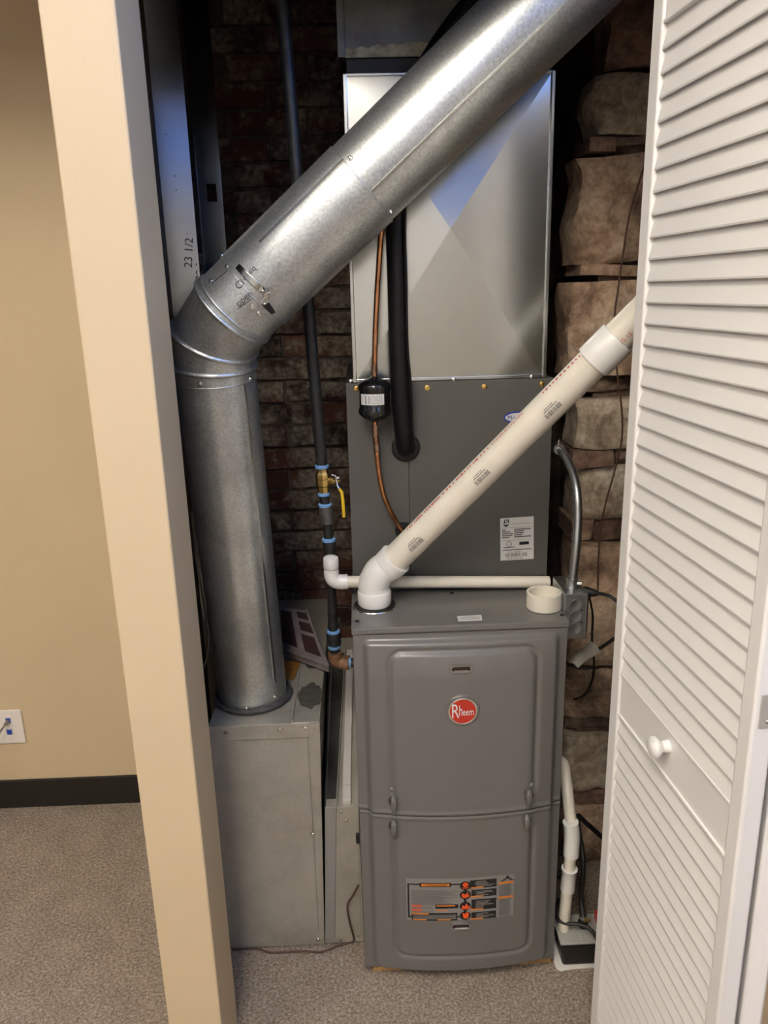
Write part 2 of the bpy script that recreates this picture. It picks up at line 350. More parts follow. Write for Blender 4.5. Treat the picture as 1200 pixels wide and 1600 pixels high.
# left partition: drywall post, sheet and open steel studs
wl = struct('wall_left', MB().box(XL-.104, XL, YF, YB, 0, CZ), 'tan', 'tan drywall end of the partition beside the closet opening', smooth=0, bevel=.003)
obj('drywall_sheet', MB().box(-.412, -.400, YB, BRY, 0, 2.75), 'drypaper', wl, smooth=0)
SX0, SX1 = -.400, -.333
for k, sy in enumerate((.43, .855)):
    b = MB(); t = .0018
    hole = k == 1
    kz = aty(335, 303, sy).z
    if hole:
        hx0, hx1, hz0, hz1 = SX0+.026, SX1-.014, kz-.02, kz+.026
        for bb in ((SX0, hx0, 0, 2.75), (hx1, SX1, 0, 2.75), (hx0, hx1, 0, hz0), (hx0, hx1, hz1, 2.75)): b.box(bb[0], bb[1], sy, sy+t, bb[2], bb[3])
    else: b.box(SX0, SX1, sy, sy+t, 0, 2.75)
    b.box(SX1-t, SX1, sy+t, sy+.034, 0, 2.75).box(SX0, SX0+t, sy+t, sy+.034, 0, 2.75)
    b.box(SX1-.0035, SX1+.0015, sy-.0025, sy, 0, 2.75).box(SX0, SX0+.004, sy-.0025, sy, 0, 2.75)
    twist = Matrix.Rotation(math.radians(12 if k == 0 else 4), 3, 'Z'); cs = Vector(((SX0+SX1)/2, sy, 0)); tw = lambda p: twist @ (Vector(p)-cs)+cs
    b.v = [tw(p) for p in b.v]
    so = obj('stud', b, 'stud', wl, smooth=0)
    if k == 0:
        tb = MB(); pz = aty(288, 405, sy); p2 = aty(303, 418, sy)
        u = Vector((.12, 0, 1)).normalized(); v = Vector((-1, 0, .12)).normalized()
        tb.text('23 1/2', .026, pmap((SX0+.052, sy-.0006, pz.z-.02), u, v)); tb.text('22 3/4', .024, pmap((SX0+.080-.006, sy-.0006, p2.z-.03), u, v)); tb.v = [tw(p) for p in tb.v]; tb.flat = True
        obj('pencil_note', tb, 'pencil', so, smooth=0)
        hl = MB()
        for (px, py) in ((260, 210), (273, 275), (275, 297), (250, 197), (292, 365)): q = aty(px, py, sy-.0005); hl.lathe(q, (0, -1, 0), [(.0014, 0), (.0014, .0004)], 8)
        hl.v = [tw(p) for p in hl.v]; obj('punch_mark', hl, 'ink', so)
struct('trim_1', MB().box(-.345, -.335, -.10, .075, 0, .012), 'whitebar', 'pale carpet edge strip on the floor by the return air box', smooth=0)

# brick back wall
wbk = struct('wall_back', MB().box(-.412, .75, BRY, BRY+.25, 0, 2.75), 'mortar', 'old red brick wall with worn whitewash at the back of the closet', smooth=0)
def brick_mesh(name, L_, H_, D_, seed, m):
    random.seed(seed); bm = bmesh.new(); bmesh.ops.create_cube(bm, size=1)
    bmesh.ops.scale(bm, vec=(L_, D_, H_), verts=bm.verts)
    bmesh.ops.subdivide_edges(bm, edges=[e for e in bm.edges if abs(e.verts[0].co.x-e.verts[1].co.x) > L_*.5], cuts=2, use_grid_fill=True)
    for v in bm.verts: v.co += Vector((random.uniform(-.004, .004), random.uniform(-.004, .004), random.uniform(-.003, .003)))
    me = bpy.data.meshes.new(name); bm.to_mesh(me); bm.free(); me.materials.append(M[m]); return me
bms = [brick_mesh('brick', .205, .058, .04, i, 'brick') for i in range(6)]
random.seed(3)
ch = .068
for r in range(int(2.7/ch)):
    x = -.412+(.1075 if r % 2 else 0)-.0
    while x < .70:
        o = bpy.data.objects.new('brick', random.choice(bms)); COL.objects.link(o); o.parent = wbk
        cx = x+.1025
        if cx-.1025 < -.412: pass
        o.location = (cx+.004, BRY+.008+random.uniform(-.006, .004), .034+r*ch); o.rotation_euler = (0, random.uniform(-.012, .012), random.uniform(-.01, .01))
        x += .215
# rubble stone wall on the right
SY = .33
wst = struct('wall_right', MB().box(.585, 1.6, SY+.04, BRY, 0, 2.75), 'stone_dark', 'rough brown stone masonry at the right inside the closet', smooth=0)
def stone(x0, x1, z0, z1, y, m, seed, amp=.020, depth=.14, name='stone'):
    w, h = x1-x0, z1-z0; nx, nz = max(6, int(w/.013)), max(3, int(h/.013)); rad = min(.05, h*.38, w*.3)
    def fn(u, v):
        x = x0+u*w; z = z0+v*h
        dx = min(u, 1-u)*w; dz = min(v, 1-v)*h
        ex = max(0, 1-dx/rad); ez = .55*max(0, 1-dz/(rad*.4))
        e = (ex*ex+ez*ez)
        p = Vector((x*9+seed*3.1, z*9, seed))
        n1 = noise.noise(p)*amp+noise.noise(p*2.7)*amp*.55+noise.noise(p*7.3)*amp*.3
        # corner rounding and an uneven outline
        xo = noise.noise(Vector((seed*5.3, z*11, 2.0)))*.022*max(0, 1-u*2.5)
        return (x+xo, y+n1+min(e, 1.6)*rad*.55, z+noise.noise(Vector((x*8, seed*2.7, 1)))*.006*(1 if .01 < v < .99 else 1))
    b = MB().grid(nx, nz, fn)
    # sides going back
    k = len(b.v); back = [(i, j) for i, j in []]
    ring = [i for i in range(nx+1)]+[j*(nx+1)+nx for j in range(1, nz+1)]+[nz*(nx+1)+i for i in range(nx-1, -1, -1)]+[j*(nx+1) for j in range(nz-1, 0, -1)]
    b.v += [Vector((b.v[i].x, y+depth, b.v[i].z)) for i in ring]; n = len(ring)
    b.f += [(ring[a], k+a, k+(a+1) % n, ring[(a+1) % n]) for a in range(n)]+[tuple(range(k+n-1, k-1, -1))]
    return obj(name, b, m, wst, smooth=50)
SY = .33
def zz(py): return aty(930, py, SY).z
courses = [(-110, 105, 'stone_red', 0.575), (112, 212, 'stone_pale', .555), (238, 412, 'stone', .527), (437, 588, 'stone', .512), (622, 703, 'stone_pale', .552), (732, 815, 'stone_pale', .548), (852, 1040, 'stone', .548), (1047, 1128, 'stone', .55), (1154, 1240, 'stone_pale', .548), (1258, 1350, 'stone', .555)]
strips = [(213, 237), (413, 436), (589, 621), (704, 731), (816, 851), (1129, 1153), (1241, 1257)]
for i, (a, b_, m, x0) in enumerate(courses):
    z1, z0 = zz(a), max(0, zz(b_))
    if i == len(courses)-1: z0 = 0.0
    stone(x0, x0+.36+.05*(i % 3), z0+.002, z1-.002, SY+.012*((i*7) % 3-1), m, i+1)
    stone(x0+.37+.05*(i % 3), 1.25, z0+.002, z1-.002, SY+.01, m, i+31)
for i, (a, b_) in enumerate(strips):
    z1, z0 = zz(a), zz(b_); x = .54; k = 0
    while x < 1.2:
        w = .06+.035*((i*3+k*5) % 4)
        stone(x, x+w, z0+.001+.006*((i+k*2) % 3), z1-.001, SY+.004+.012*((i+k) % 3), ('stone_red', 'stone_dark', 'stone')[(i*2+k) % 3], 60+i*9+k, amp=.012, name='tile_chip'); x += w+.008; k += 1

# ------------------------------------------------------------------ bifold door
DA = math.radians(3.78)
DU = Vector((math.sin(DA), -math.cos(DA), 0)); DN = Vector((-math.cos(DA), -math.sin(DA), 0)); DZ = Vector((0, 0, 1))
DP = Vector((.4727, -.2, 0)); DT = .029; DWID = .433
SL, SR = .036, .030
def duz(px, py): p = atplane(px, py, DP, DN); return (p-DP).dot(DU), p.z
def leaf(name, label, P, U, Nn, knob):
    d = thing(name, label, 'door', P); d['kind'] = 'structure'
    def bx(u0, u1, z0, z1, n0=-DT, n1=0): return MB().obox(P+U*((u0+u1)/2)+DZ*((z0+z1)/2)+Nn*((n0+n1)/2), U, DZ, Nn, (u1-u0)/2, (z1-z0)/2, (n1-n0)/2)
    zb, zt = .018, 2.035
    obj('stile', bx(0, SL, zb, zt), 'door', d, bevel=.004, smooth=40); obj('stile', bx(DWID-SR, DWID, zb, zt), 'door', d, bevel=.004, smooth=40)
    rails = [(zb, .103), (.806, .884), (1.905, zt)]
    for (a, b) in rails:
        obj('rail', bx(SL, DWID-SR, a, b, -DT+.003, -.004), 'door', d, smooth=0)
    for z in (.1045, .8045, .8855, 1.9035): obj('bead', bx(SL, DWID-SR, z-.0025, z+.0025, -.010, -.001), 'door', d, smooth=40, bevel=.001)
    pitch = .0314
    lm = MB(); hw = (DWID-SL-SR)/2
    # slat profile in (n, z): lower edge out, upper edge in
    pr = [(-.002, -.0192), (.0005, -.0189), (.0010, -.0165), (-.0068, .0172), (-.0098, .0170)]
    vs = [U*(s*hw)+Nn*n+DZ*z for s in (-1, 1) for (n, z) in pr]; k = len(pr)
    lm.add(vs, [tuple(range(k)), tuple(range(2*k-1, k-1, -1))]+[(i, i+k, (i+1) % k+k, (i+1) % k) for i in range(k)])
    first = None
    for (a, b) in ((.107, .802), (.888, 1.901)):
        n = int(round((b-a)/pitch)); pt = (b-a)/n
        for i in range(n):
            z = a+pt*(i+.5)+.001
            if first is None: first = obj('louver', lm, 'door', d, smooth=0); q = first
            else: q = first.copy(); COL.objects.link(q); q.parent = d
            q.location = U*((SL+DWID-SR)/2)+DZ*z-Nn*.003
    if knob:
        u, z = duz(1041, 1160)
        obj('knob', MB().lathe(P+U*u+DZ*.858-Nn*.004, Nn, [(.010, 0), (.010, .006), (.0080, .011), (.012, .015), (.0165, .020), (.017, .0245), (.0135, .029), (.006, .031), (.0, .0315)], 28), 'door', d, smooth=60)
    return d
door1 = leaf('door_1', 'white louvered bifold door leaf with a round white knob', DP, DU, DN, True)
# rear leaf folded behind the first one
A2 = math.radians(-10.0)
U2 = Vector((math.sin(A2), -math.cos(A2), 0)); N2 = Vector((math.cos(A2), math.sin(A2), 0))*-1
hp = DP+DU*DWID-DN*DT
P2 = hp - U2*DWID + Vector((.006, 0, 0))
N2b = Vector((math.cos(A2), math.sin(A2), 0))
door2 = leaf('door_2', 'white louvered bifold leaf folded behind the leaf with the knob', P2+N2b*DT, U2, N2b, False)
# hinge between the leaves
_, hz = duz(1168, 1131); hz = aty(1186, 1131, -.66).z
he = DP+DU*(DWID+.0012)
h = obj('hinge', MB().obox(he-DN*(DT*.62)+DZ*hz, DN, DZ, DU, .011, .0235, .0012), 'hinge', door1, bevel=.002)
obj('hinge_pin', MB().cyl(he-DN*(DT+.003)+DZ*(hz-.04)+DU*.002, he-DN*(DT+.003)+DZ*(hz+.024)+DU*.002, .0042, 14), 'hinge', h)
obj('hinge_screw', MB().lathe(he-DN*(DT*.62)+DZ*(hz+.015)+DU*.0012, DU, [(.0032, 0), (.002, .001)], 12).lathe(he-DN*(DT*.62)+DZ*(hz-.015)+DU*.0012, DU, [(.0032, 0), (.002, .001)], 12), 'steel', h)

# ------------------------------------------------------------------ furnace
FWd, FZ0, FZ1, FD = .4445, .022, .886, .72
fur = thing('furnace', 'grey upright gas furnace with two curved embossed doors and a red round badge', 'furnace', (.222, .3, 0))
obj('cabinet', MB().box(0, FWd, .002, FD, FZ0, FZ1-.014), 'furn', fur, smooth=0, bevel=.002)
obj('top_panel', MB().box(-.002, FWd+.002, -.006, FD+.002, FZ1-.0145, FZ1), 'furn', fur, smooth=0, bevel=.0025)
obj('base_rail', MB().box(-.001, FWd+.001, -.004, .002, FZ0-.001, FZ0+.010), 'furn', fur, smooth=0, bevel=.0015)
XC, HW = FWd/2, FWd/2
def ss(a, b, x): t = min(1, max(0, (x-a)/(b-a))); return t*t*(3-2*t)
def rr_sdf(x, z, x0, x1, z0, z1, r):
    cx, cz = (x0+x1)/2, (z0+z1)/2; qx = abs(x-cx)-(x1-x0)/2+r; qz = abs(z-cz)-(z1-z0)/2+r
    return math.hypot(max(qx, 0), max(qz, 0))+min(max(qx, qz), 0)-r
SEAM = .4565
def door_y(x, z, up):
    if up: pan = rr_sdf(x, z, .023, .424, SEAM-.06, .858, .012)
    else: pan = rr_sdf(x, z, .023, .424, .034, SEAM+.06, .02)
    y = .011*ss(.0045, -.0075, pan)+.004
    bul = max(0, 1-((x-XC)/HW)**2)*.027
    if up: bul *= .25+.75*ss(.872, .78, z)
    y += bul
    g = rr_sdf(x, z, .073, .379, .079, .838, .028)
    fade = ss(.038, .062, abs(z-SEAM)-(.0 if up else -.004))
    y -= fade*.0055*math.exp(-(g/.0052)**2)
    y += .0015*ss(.004, -.004, g)
    # rolled edge beside the seam
    y += .0028*math.exp(-((abs(z-SEAM)-.006)/.0035)**2)
    return -y
def front(x, z, off=.0): return Vector((x, door_y(x, z, z > SEAM)-off, z))
for up in (True, False):
    z0, z1 = (SEAM+.0015, .8705) if up else (FZ0+.009, SEAM-.0015)
    fn = lambda u, v, z0=z0, z1=z1, up=up: Vector((.001+u*(FWd-.002), door_y(.001+u*(FWd-.002), z0+v*(z1-z0), up), z0+v*(z1-z0)))
    b = MB().grid(150, 140, fn); nu = 150; nv = 140
    k = len(b.v); ring = [i for i in range(nu+1)]+[j*(nu+1)+nu for j in range(1, nv+1)]+[nv*(nu+1)+i for i in range(nu-1, -1, -1)]+[j*(nu+1) for j in range(nv-1, 0, -1)]
    b.v += [Vector((b.v[i].x, .0015, b.v[i].z)) for i in ring]; n = len(ring)
    b.f += [(ring[a], k+a, k+(a+1) % n, ring[(a+1) % n]) for a in range(n)]
    dr = obj('upper_door' if up else 'lower_door', b, 'furn', fur, smooth=50)
    # latches
    for (lx, zc) in (((.0755, .4905), (.3665, .4905)) if up else ((.0745, .4285), (.3635, .4295))):
        c = front(lx, zc, 0)
        lt = obj('latch', MB().tube([c+Vector((0, -.004, .014)), c+Vector((0, -.010, .013)), c+Vector((0, -.010, -.006)), c+Vector((0, -.004, -.021))], [.0055, .0065, .0062, .0045], 12), 'furn', dr, smooth=60)
        obj('latch_cup', MB().lathe(c+Vector((0, .003, .003)), (0, -1, 0), [(.0105, 0), (.0125, .003), (.0125, .0045), (.010, .0045), (.0085, .001)], 24), 'iron_grey', dr, smooth=40)
        for (dx, dz) in ((0, 0),): pass
    if up:
        for gx, zz0 in ((.073, .5165), (.373, .5165)):
            c = front(gx, zz0, -.001); obj('emboss_end', MB().lathe(c, (0, -1, 0), [(.0065, 0), (.0055, .0022), (.003, .0034), (0, .0038)], 16), 'furn', dr, smooth=60)
    # sight glass
    sp = (.2185, .806) if up else (.2195, .1695)
    def stad(hw, hh, y0, n=10):
        pts = []
        for s, cx in ((1, hw-hh), (-1, -(hw-hh))):
            for i in range(n+1):
                a = -PI/2+PI*i/n; pts.append((cx*1.0+s*hh*math.cos(a), hh*math.sin(a)*s))
        return pts
    c = front(sp[0], sp[1])
    o_, i_ = stad(.0235, .0085, 0), stad(.0195, .0055, 0); n = len(o_)
    b = MB(); b.add([c+Vector((x, -.0005, z)) for x, z in o_]+[c+Vector((x, -.0062, z)) for x, z in [(p[0]*.96, p[1]*.92) for p in o_]]+[c+Vector((x, -.0058, z)) for x, z in i_]+[c+Vector((x, .001, z)) for x, z in i_],
        [(r*n+k, r*n+(k+1) % n, (r+1)*n+(k+1) % n, (r+1)*n+k) for r in range(3) for k in range(n)])
    sg = obj('sight_window', b, 'silver_dull', dr, smooth=40)
    obj('sight_glass', MB().add([c+Vector((x, -.0036, z)) for x, z in i_], [tuple(range(n))]), 'glassdark', dr, smooth=0)
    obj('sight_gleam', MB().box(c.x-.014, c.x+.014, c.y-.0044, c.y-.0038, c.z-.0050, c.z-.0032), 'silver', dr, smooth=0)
    if up:
        # badge
        c = front(.2215, .7115)
        obj('badge_dish', MB().lathe(c+Vector((0, .001, 0)), (0, -1, 0), [(.037, 0), (.035, .0022), (.031, .0012)], 48), 'furn', dr, smooth=60)
        bd = obj('badge', MB().lathe(c+Vector((0, -.0005, 0)), (0, -1, 0), [(.0305, 0), (.0305, .004), (.0285, .0048), (.0275, .0042)], 48), 'silver', dr, smooth=40)
        obj('badge_face', MB().lathe(c+Vector((0, -.0040, 0)), (0, -1, 0), [(.0268, 0), (.0268, .0012)], 48), 'badge_red', bd, smooth=40)
        tb = MB(); f_ = lambda ox, oz, kx=1.0: (lambda x, y: c+Vector((ox+x*kx, -.0056, oz+y)))
        tb.text('R', .046, f_(-.0245, -.0135, .62)); tb.text('h', .034, f_(-.0085, -.0085, .50)); tb.text('eem', .0235, f_(-.0005, -.0085, .58)); tb.flat = True
        obj('badge_lettering', tb, 'label', bd, smooth=0)
    else:
        # warning label: laid out in a 0..984 x 0..510 sheet and wrapped on the door
        x0, x1, z0, z1 = .0985, .3395, .1835, .296
        lf = lambda off: (lambda sx, sy: front(x0+(x1-x0)*sx/984.0, z1-(z1-z0)*sy/520.0, off))
        lb = MB().grid(30, 12, lambda u, v: lf(.0006)(u*984, 520-v*520)); lb.flat = True
        wlab = obj('warning_label', lb, 'label_grey', dr, smooth=0); wlab['label'] = 'safety warning sticker with black panels and orange and red symbols'
        def rect(b, f, ax, ay, bx_, by, nseg=None):
            nseg = nseg or max(1, int((bx_-ax)/60))
            b.grid(nseg, 1, lambda u, v: f(ax+(bx_-ax)*u, by+(ay-by)*v))
        def disc(b, f, cx, cy, r, n=22): b.add([f(cx+r*math.cos(-2*PI*i/n), cy+r*math.sin(-2*PI*i/n)*1.04) for i in range(n)], [tuple(range(n))])
        f1, f2 = lf(.0010), lf(.0014)
        def piece(nm, m, f, pts=None, r=None, d=None):
            k = MB()
            if r: rect(k, f, *r)
            elif d: disc(k, f, *d)
            else: k.add([f(x, y) for x, y in pts], [tuple(range(len(pts)-1, -1, -1))])
            k.flat = True; return obj(nm, k, m, wlab, smooth=0)
        for r_ in ((10, 70, 26, 480), (10, 62, 530, 78), (10, 468, 540, 486), (520, 60, 545, 480)): piece('border_bar', 'ink', f1, r=r_)
        for r_ in ((120, 50, 405, 100), (575, 30, 820, 130), (590, 150, 820, 240), (590, 270, 820, 400), (590, 430, 820, 520), (262, 318, 470, 368), (45, 425, 462, 522)): piece('black_panel', 'ink', f1, r=r_)
        for cy in (92, 205, 345, 465): piece('black_disc', 'ink', f1, d=(535, cy, 52))
        piece('roof_symbol', 'ink', f1, pts=[(845+t, y) for t, y in ((10, 78), (70, 30), (80, 30), (140, 78), (120, 78), (75, 48), (30, 78))]); piece('head_symbol', 'ink', f1, d=(920, 28, 14))
        for r_ in ((135, 58, 390, 92), (585, 112, 700, 130), (585, 222, 700, 240), (585, 382, 700, 400), (585, 502, 700, 520), (838, 80, 978, 108), (838, 262, 978, 288), (270, 325, 440, 340), (270, 382, 370, 396), (45, 425, 200, 442), (55, 502, 180, 516), (280, 502, 400, 516)): piece('orange_bar', 'orange', f2, r=r_)
        piece('skull_symbol', 'redflame', f2, d=(535, 78, 26)); piece('skull_symbol', 'redflame', f2, r=(505, 112, 565, 124, 2))
        piece('flame_symbol', 'redflame', f2, pts=[(535+x, 205+y) for x, y in ((0, 40), (34, 22), (38, -6), (20, 6), (30, -40), (-6, -4), (-28, -26), (-36, 8), (-26, 32))])
        piece('flame_symbol', 'redflame', f2, pts=[(535+x, 345+y) for x, y in ((-38, 36), (38, 36), (44, -8), (24, 6), (10, -36), (-6, 0), (-28, -14), (-30, 12))])
        piece('hand_symbol', 'redflame', f2, pts=[(540+x, 462+y) for x, y in ((-18, 38), (22, 38), (28, -30), (6, -44), (-8, -20), (-30, -34), (-26, 6))])
        for y in (322, 340, 374, 390): piece('red_bar', 'redflame', f2, r=(45, y, 140 if y in (340, 390) else 135, y+10, 2))
        k4 = MB(); random.seed(5)
        for y in list(range(158, 240, 13))+list(range(258, 312, 13)): rect(k4, f2, 45, y, 330+random.randint(0, 160), y+6, 5)
        for y in (142, 244): rect(k4, f2, 45, y, 390-y//4, y+8, 5)
        for y in list(range(118, 255, 11))+list(range(300, 505, 11)): rect(k4, f2, 845, y, 940+random.randint(0, 32), y+6, 2)
        for y in (404, 356): rect(k4, f2, 45, y, 240, y+7, 3)
        k4.flat = True; obj('label_fine_print', k4, 'ink_grey', wlab, smooth=0)['kind'] = 'stuff'
        k5 = MB()
        for (a, e) in ((45, 108), (168, 218), (290, 376), (446, 498)):
            for y in range(a, e, 15): rect(k5, f2, 620+random.randint(0, 25), y, 700+random.randint(0, 110), y+5, 2)
        for y in range(448, 498, 12): rect(k5, f2, 55, y, 450, y+4, 4)
        k5.flat = True; obj('label_pale_print', k5, 'ink_light', wlab, smooth=0)['kind'] = 'stuff'
        tb = MB(); tb.text('! WARNING', 36, lambda x, y: lf(.0018)(168+x*1.02, 88-y)); tb.flat = True
        obj('label_heading', tb, 'ink', wlab, smooth=0)
# lid details
for (px, py) in ((558, 971), (878, 961), (706, 927)):
    p = atz(px, py, FZ1); obj('screw', MB().lathe(p, (0, 0, 1), [(.0045, 0), (.0045, .0015), (.003, .0022)], 12), 'ink', fur)
p = atz(585.5, 946, FZ1)
VB = p.copy()
obj('vent_gasket', MB().lathe(p, (0, 0, 1), [(.046, 0), (.045, .003), (.040, .0038), (.038, .0036)], 40), 'rubber', fur, smooth=50)
obj('vent_ring', MB().lathe(p, (0, 0, 1), [(.0485, 0), (.0475, .0018), (.044, .0018)], 40), 'silver', fur, smooth=50)
a, b_, c_, d_ = atz(714, 963, FZ1+.0005), atz(752, 961, FZ1+.0005), atz(753.5, 969.5, FZ1+.0005), atz(716.5, 971, FZ1+.0005)
st = obj('lid_sticker', MB().slab([a, b_, c_, d_], (0, 0, .0004)), 'label', fur, smooth=0)
tb = MB()
for i in range(4):
    q0 = a.lerp(d_, .2+.18*i); q1 = b_.lerp(c_, .2+.18*i); up_ = (a-d_)*.05
    x0_, x1_ = (.3, .7) if i == 0 else (.07, .93)
    tb.add([q0.lerp(q1, x0_)+Vector((0, 0, .0007)), q0.lerp(q1, x1_)+Vector((0, 0, .0007)), q0.lerp(q1, x1_)+up_+Vector((0, 0, .0007)), q0.lerp(q1, x0_)+up_+Vector((0, 0, .0007))], [(0, 1, 2, 3)])
tb.flat = True; obj('sticker_print', tb, 'ink_grey', st, smooth=0)
# wood shims
for (px0, px1, py, nm) in ((583, 632, 1516, 'nearer the return air box'), (797, 861, 1503, 'nearer the condensate pump')):
    a = atz(px0, py+2, .0); b_ = atz(px1, py, .0)
    tag(obj('wood_block', MB().box(a.x, b_.x, .004, .30, 0, FZ0-.0005), 'wood', smooth=0, bevel=.002), 'pine shim block under the furnace base, '+nm, 'wood block', 'shims under the furnace')

# ------------------------------------------------------------------ evaporator coil cabinet
CX0, CX1, CY, CZ0, CZ1 = .0017, .4462, .1965, FZ1+.001, 1.3605
coil = thing('coil_cabinet', 'dark grey evaporator coil cabinet standing on top of the furnace', 'coil cabinet', (.22, .45, CZ0))
obj('cabinet', MB().box(CX0, CX1, CY+.003, .70, CZ0, CZ1), 'coil', coil, smooth=0, bevel=.0015)
SMX = .1335
obj('access_panel', MB().box(CX0, SMX-.0006, CY, CY+.003, CZ0, CZ1-.001), 'coil', coil, smooth=0, bevel=.001)
obj('front_panel', MB().box(SMX+.0006, CX1, CY-.0008, CY+.003, CZ0, CZ1-.001), 'coil', coil, smooth=0, bevel=.001)
for (px, py) in ((557, 607), (667.5, 606), (757, 604), (847, 600)):
    p = aty(px, py, CY-.001); obj('screw', MB().lathe(p, (0, -1, 0), [(.0062, 0), (.0055, .0015), (.0035, .002), (.0035, .0035), (.001, .0038)], 14), 'brass', coil, smooth=40)
for (px, py, r) in ((634, 699, .031), (631, 829, .020)):
    p = aty(px, py, CY-.0005); obj('grommet', MB().lathe(p, (0, -1, 0), [(r, 0), (r, .004), (r*.9, .007), (r*.55, .007), (r*.5, .001)], 32), 'rubber', coil, smooth=50)
kc = aty(801, 905, CY-.001); obj('knockout_line', MB().tube([kc+Vector((math.cos(t)*.040, -.0002, math.sin(t)*.040)) for t in [PI*i/20*.86+.24 for i in range(21)]], .0007, 6), 'coil', coil)
# oval badge
pc = aty(811, 652, CY-.001)
ov = lambda rx, rz, off, n=40: [pc+Vector((rx*math.cos(2*PI*i/n), -off, rz*math.sin(2*PI*i/n))) for i in range(n)]
ob = obj('oval_badge', MB().slab(ov(.034, .0135, .0002), (0, -.0008, 0)), 'navy', coil, smooth=0)
obj('oval_badge_face', MB().slab(ov(.030, .0100, .001), (0, -.0003, 0)), 'label', ob, smooth=0)
tb = MB(); tb.text('Micro', .0155, lambda x, y: pc+Vector((-.0255+x*.85, -.0016, -.0055+y))); tb.flat = True; obj('oval_badge_lettering', tb, 'navy', ob, smooth=0)
# data label
q = [aty(px, py, CY-.0011) for px, py in ((781.5, 810), (833.8, 806.5), (833.8, 873), (782, 876))]
ql = obj('data_label', MB().slab(q, (0, -.0005, 0)), 'label', coil, smooth=0)
def dl(u, v): # 0..450, 0..590 sheet
    a = q[0].lerp(q[1], u/450); b = q[3].lerp(q[2], u/450); r = a.lerp(b, v/590); return r+Vector((0, -.0008, 0))
tb = MB()
def drect(a, b, c, d): tb.add([dl(a, d), dl(c, d), dl(c, b), dl(a, b)], [(0, 1, 2, 3)])
tb.add([dl(30, 90), dl(125, 90), dl(78, 125)], [(2, 1, 0)])
for r_ in ((50, 30, 68, 62), (40, 60, 78, 72), (85, 18, 98, 70), (60, 18, 98, 28), (105, 20, 118, 72), (20, 135, 430, 138), (20, 310, 430, 313), (255, 340, 385, 382)): drect(*r_)
random.seed(2); x = 70
while x < 365:
    w = random.choice((3, 5, 8)); drect(x, 490, x+w, 545); x += w+random.choice((4, 6, 9))
tb.text('Advanced Distributor Products', 20, lambda x, y: dl(140+x*1.0, 92-y)); tb.text('SERIAL NUMBER', 20, lambda x, y: dl(105+x*1.2, 482-y)); tb.text('7121D03106', 38, lambda x, y: dl(76+x*1.12, 580-y))
tb.text('UL', 26, lambda x, y: dl(100+x, 375-y))
for i in range(5):
    drect(22, 160+i*26, 22+[50, 110, 150, 140, 105][i], 172+i*26); drect(185, 158+i*26, 185+[225, 130, 130, 110, 230][i], 170+i*26)
drect(40, 405, 200, 414); drect(30, 440, 425, 450)
tb.flat = True; obj('data_label_print', tb, 'ink', ql, smooth=0)
rg = [dl(118+34*math.cos(t), 365+34*math.sin(t)) for t in [2*PI*i/24 for i in range(25)]]
obj('listing_mark', MB().tube(rg, .0005, 5), 'ink', ql)

# ------------------------------------------------------------------ supply plenum and duct above
PX0, PX1, PY, PZ0, PZ1 = .0195, .428, .2005, CZ1+.0008, 1.949
pl = thing('supply_plenum', 'bright galvanized plenum box with a diagonal cross-broken face above the coil cabinet', 'duct box', (.22, .45, PZ0))
ctr = aty(704, 357, PY-.012)
def facet(u, v):
    x = PX0+.006+(PX1-PX0-.012)*u; z = PZ0+.004+(PZ1-PZ0-.008)*v
    cu = (ctr.x-PX0)/(PX1-PX0); cv = (ctr.z-PZ0)/(PZ1-PZ0)
    du = (u/cu if u < cu else (1-u)/(1-cu)); dv = (v/cv if v < cv else (1-v)/(1-cv))
    return x, z, min(du, dv)
cx_, cz_ = ctr.x, ctr.z
x0, x1, z0, z1 = PX0+.006, PX1-.006, PZ0+.004, PZ1-.004
ys = PY-.001; yc = PY-.0125
cross = MB().add([(x0, ys, z0), (x1, ys, z0), (x1, ys, z1), (x0, ys, z1), (cx_, yc, cz_)], [(0, 1, 4), (1, 2, 4), (2, 3, 4), (3, 0, 4)])
obj('body', MB().box(PX0, PX1, PY, .68, PZ0, PZ1), 'galv_flat', pl, smooth=0)
obj('cross_broken_face', cross, 'galv_flat', pl, smooth=0)
obj('edge_flange', MB().box(PX0-.002, PX0+.006, PY-.006, PY+.002, PZ0, PZ1), 'galv_flat', pl, smooth=0, bevel=.0015)
obj('edge_flange', MB().box(PX1-.006, PX1+.002, PY-.006, PY+.002, PZ0, PZ1), 'galv_flat', pl, smooth=0, bevel=.0015)
obj('edge_flange', MB().box(PX0, PX1, PY-.005, PY, PZ1-.004, PZ1+.001), 'galv_flat', pl, smooth=0, bevel=.001)
obj('edge_flange', MB().box(PX0-.004, PX1+.004, PY-.004, PY+.002, PZ0+.0005, PZ0+.007), 'galv_flat', pl, smooth=0, bevel=.001)
for (px, py) in ((548, 596), (709, 593), (831, 589)):
    p = aty(px, py, PY-.004); obj('screw', MB().lathe(p, (0, -1, 0), [(.0045, 0), (.0045, .002), (.002, .0035)], 10), 'steel', pl)
ud = thing('overhead_duct', 'old dark galvanized trunk duct above the bright plenum box', 'duct', (.22, .45, 1.95))
obj('collar', MB().box(.026, .425, .212, .67, PZ1+.0015, 1.978), 'rubber', ud, smooth=0)
dx0, dx1 = .0125, .445
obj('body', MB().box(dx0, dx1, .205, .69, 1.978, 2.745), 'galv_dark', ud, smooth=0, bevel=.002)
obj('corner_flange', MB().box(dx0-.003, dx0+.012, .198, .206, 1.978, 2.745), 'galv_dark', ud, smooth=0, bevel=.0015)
random.seed(9)
ms = MB(); n = 40; top = [1.990+.006*random.random()+.010*math.exp(-((i/n-.35)/.25)**2) for i in range(n+1)]
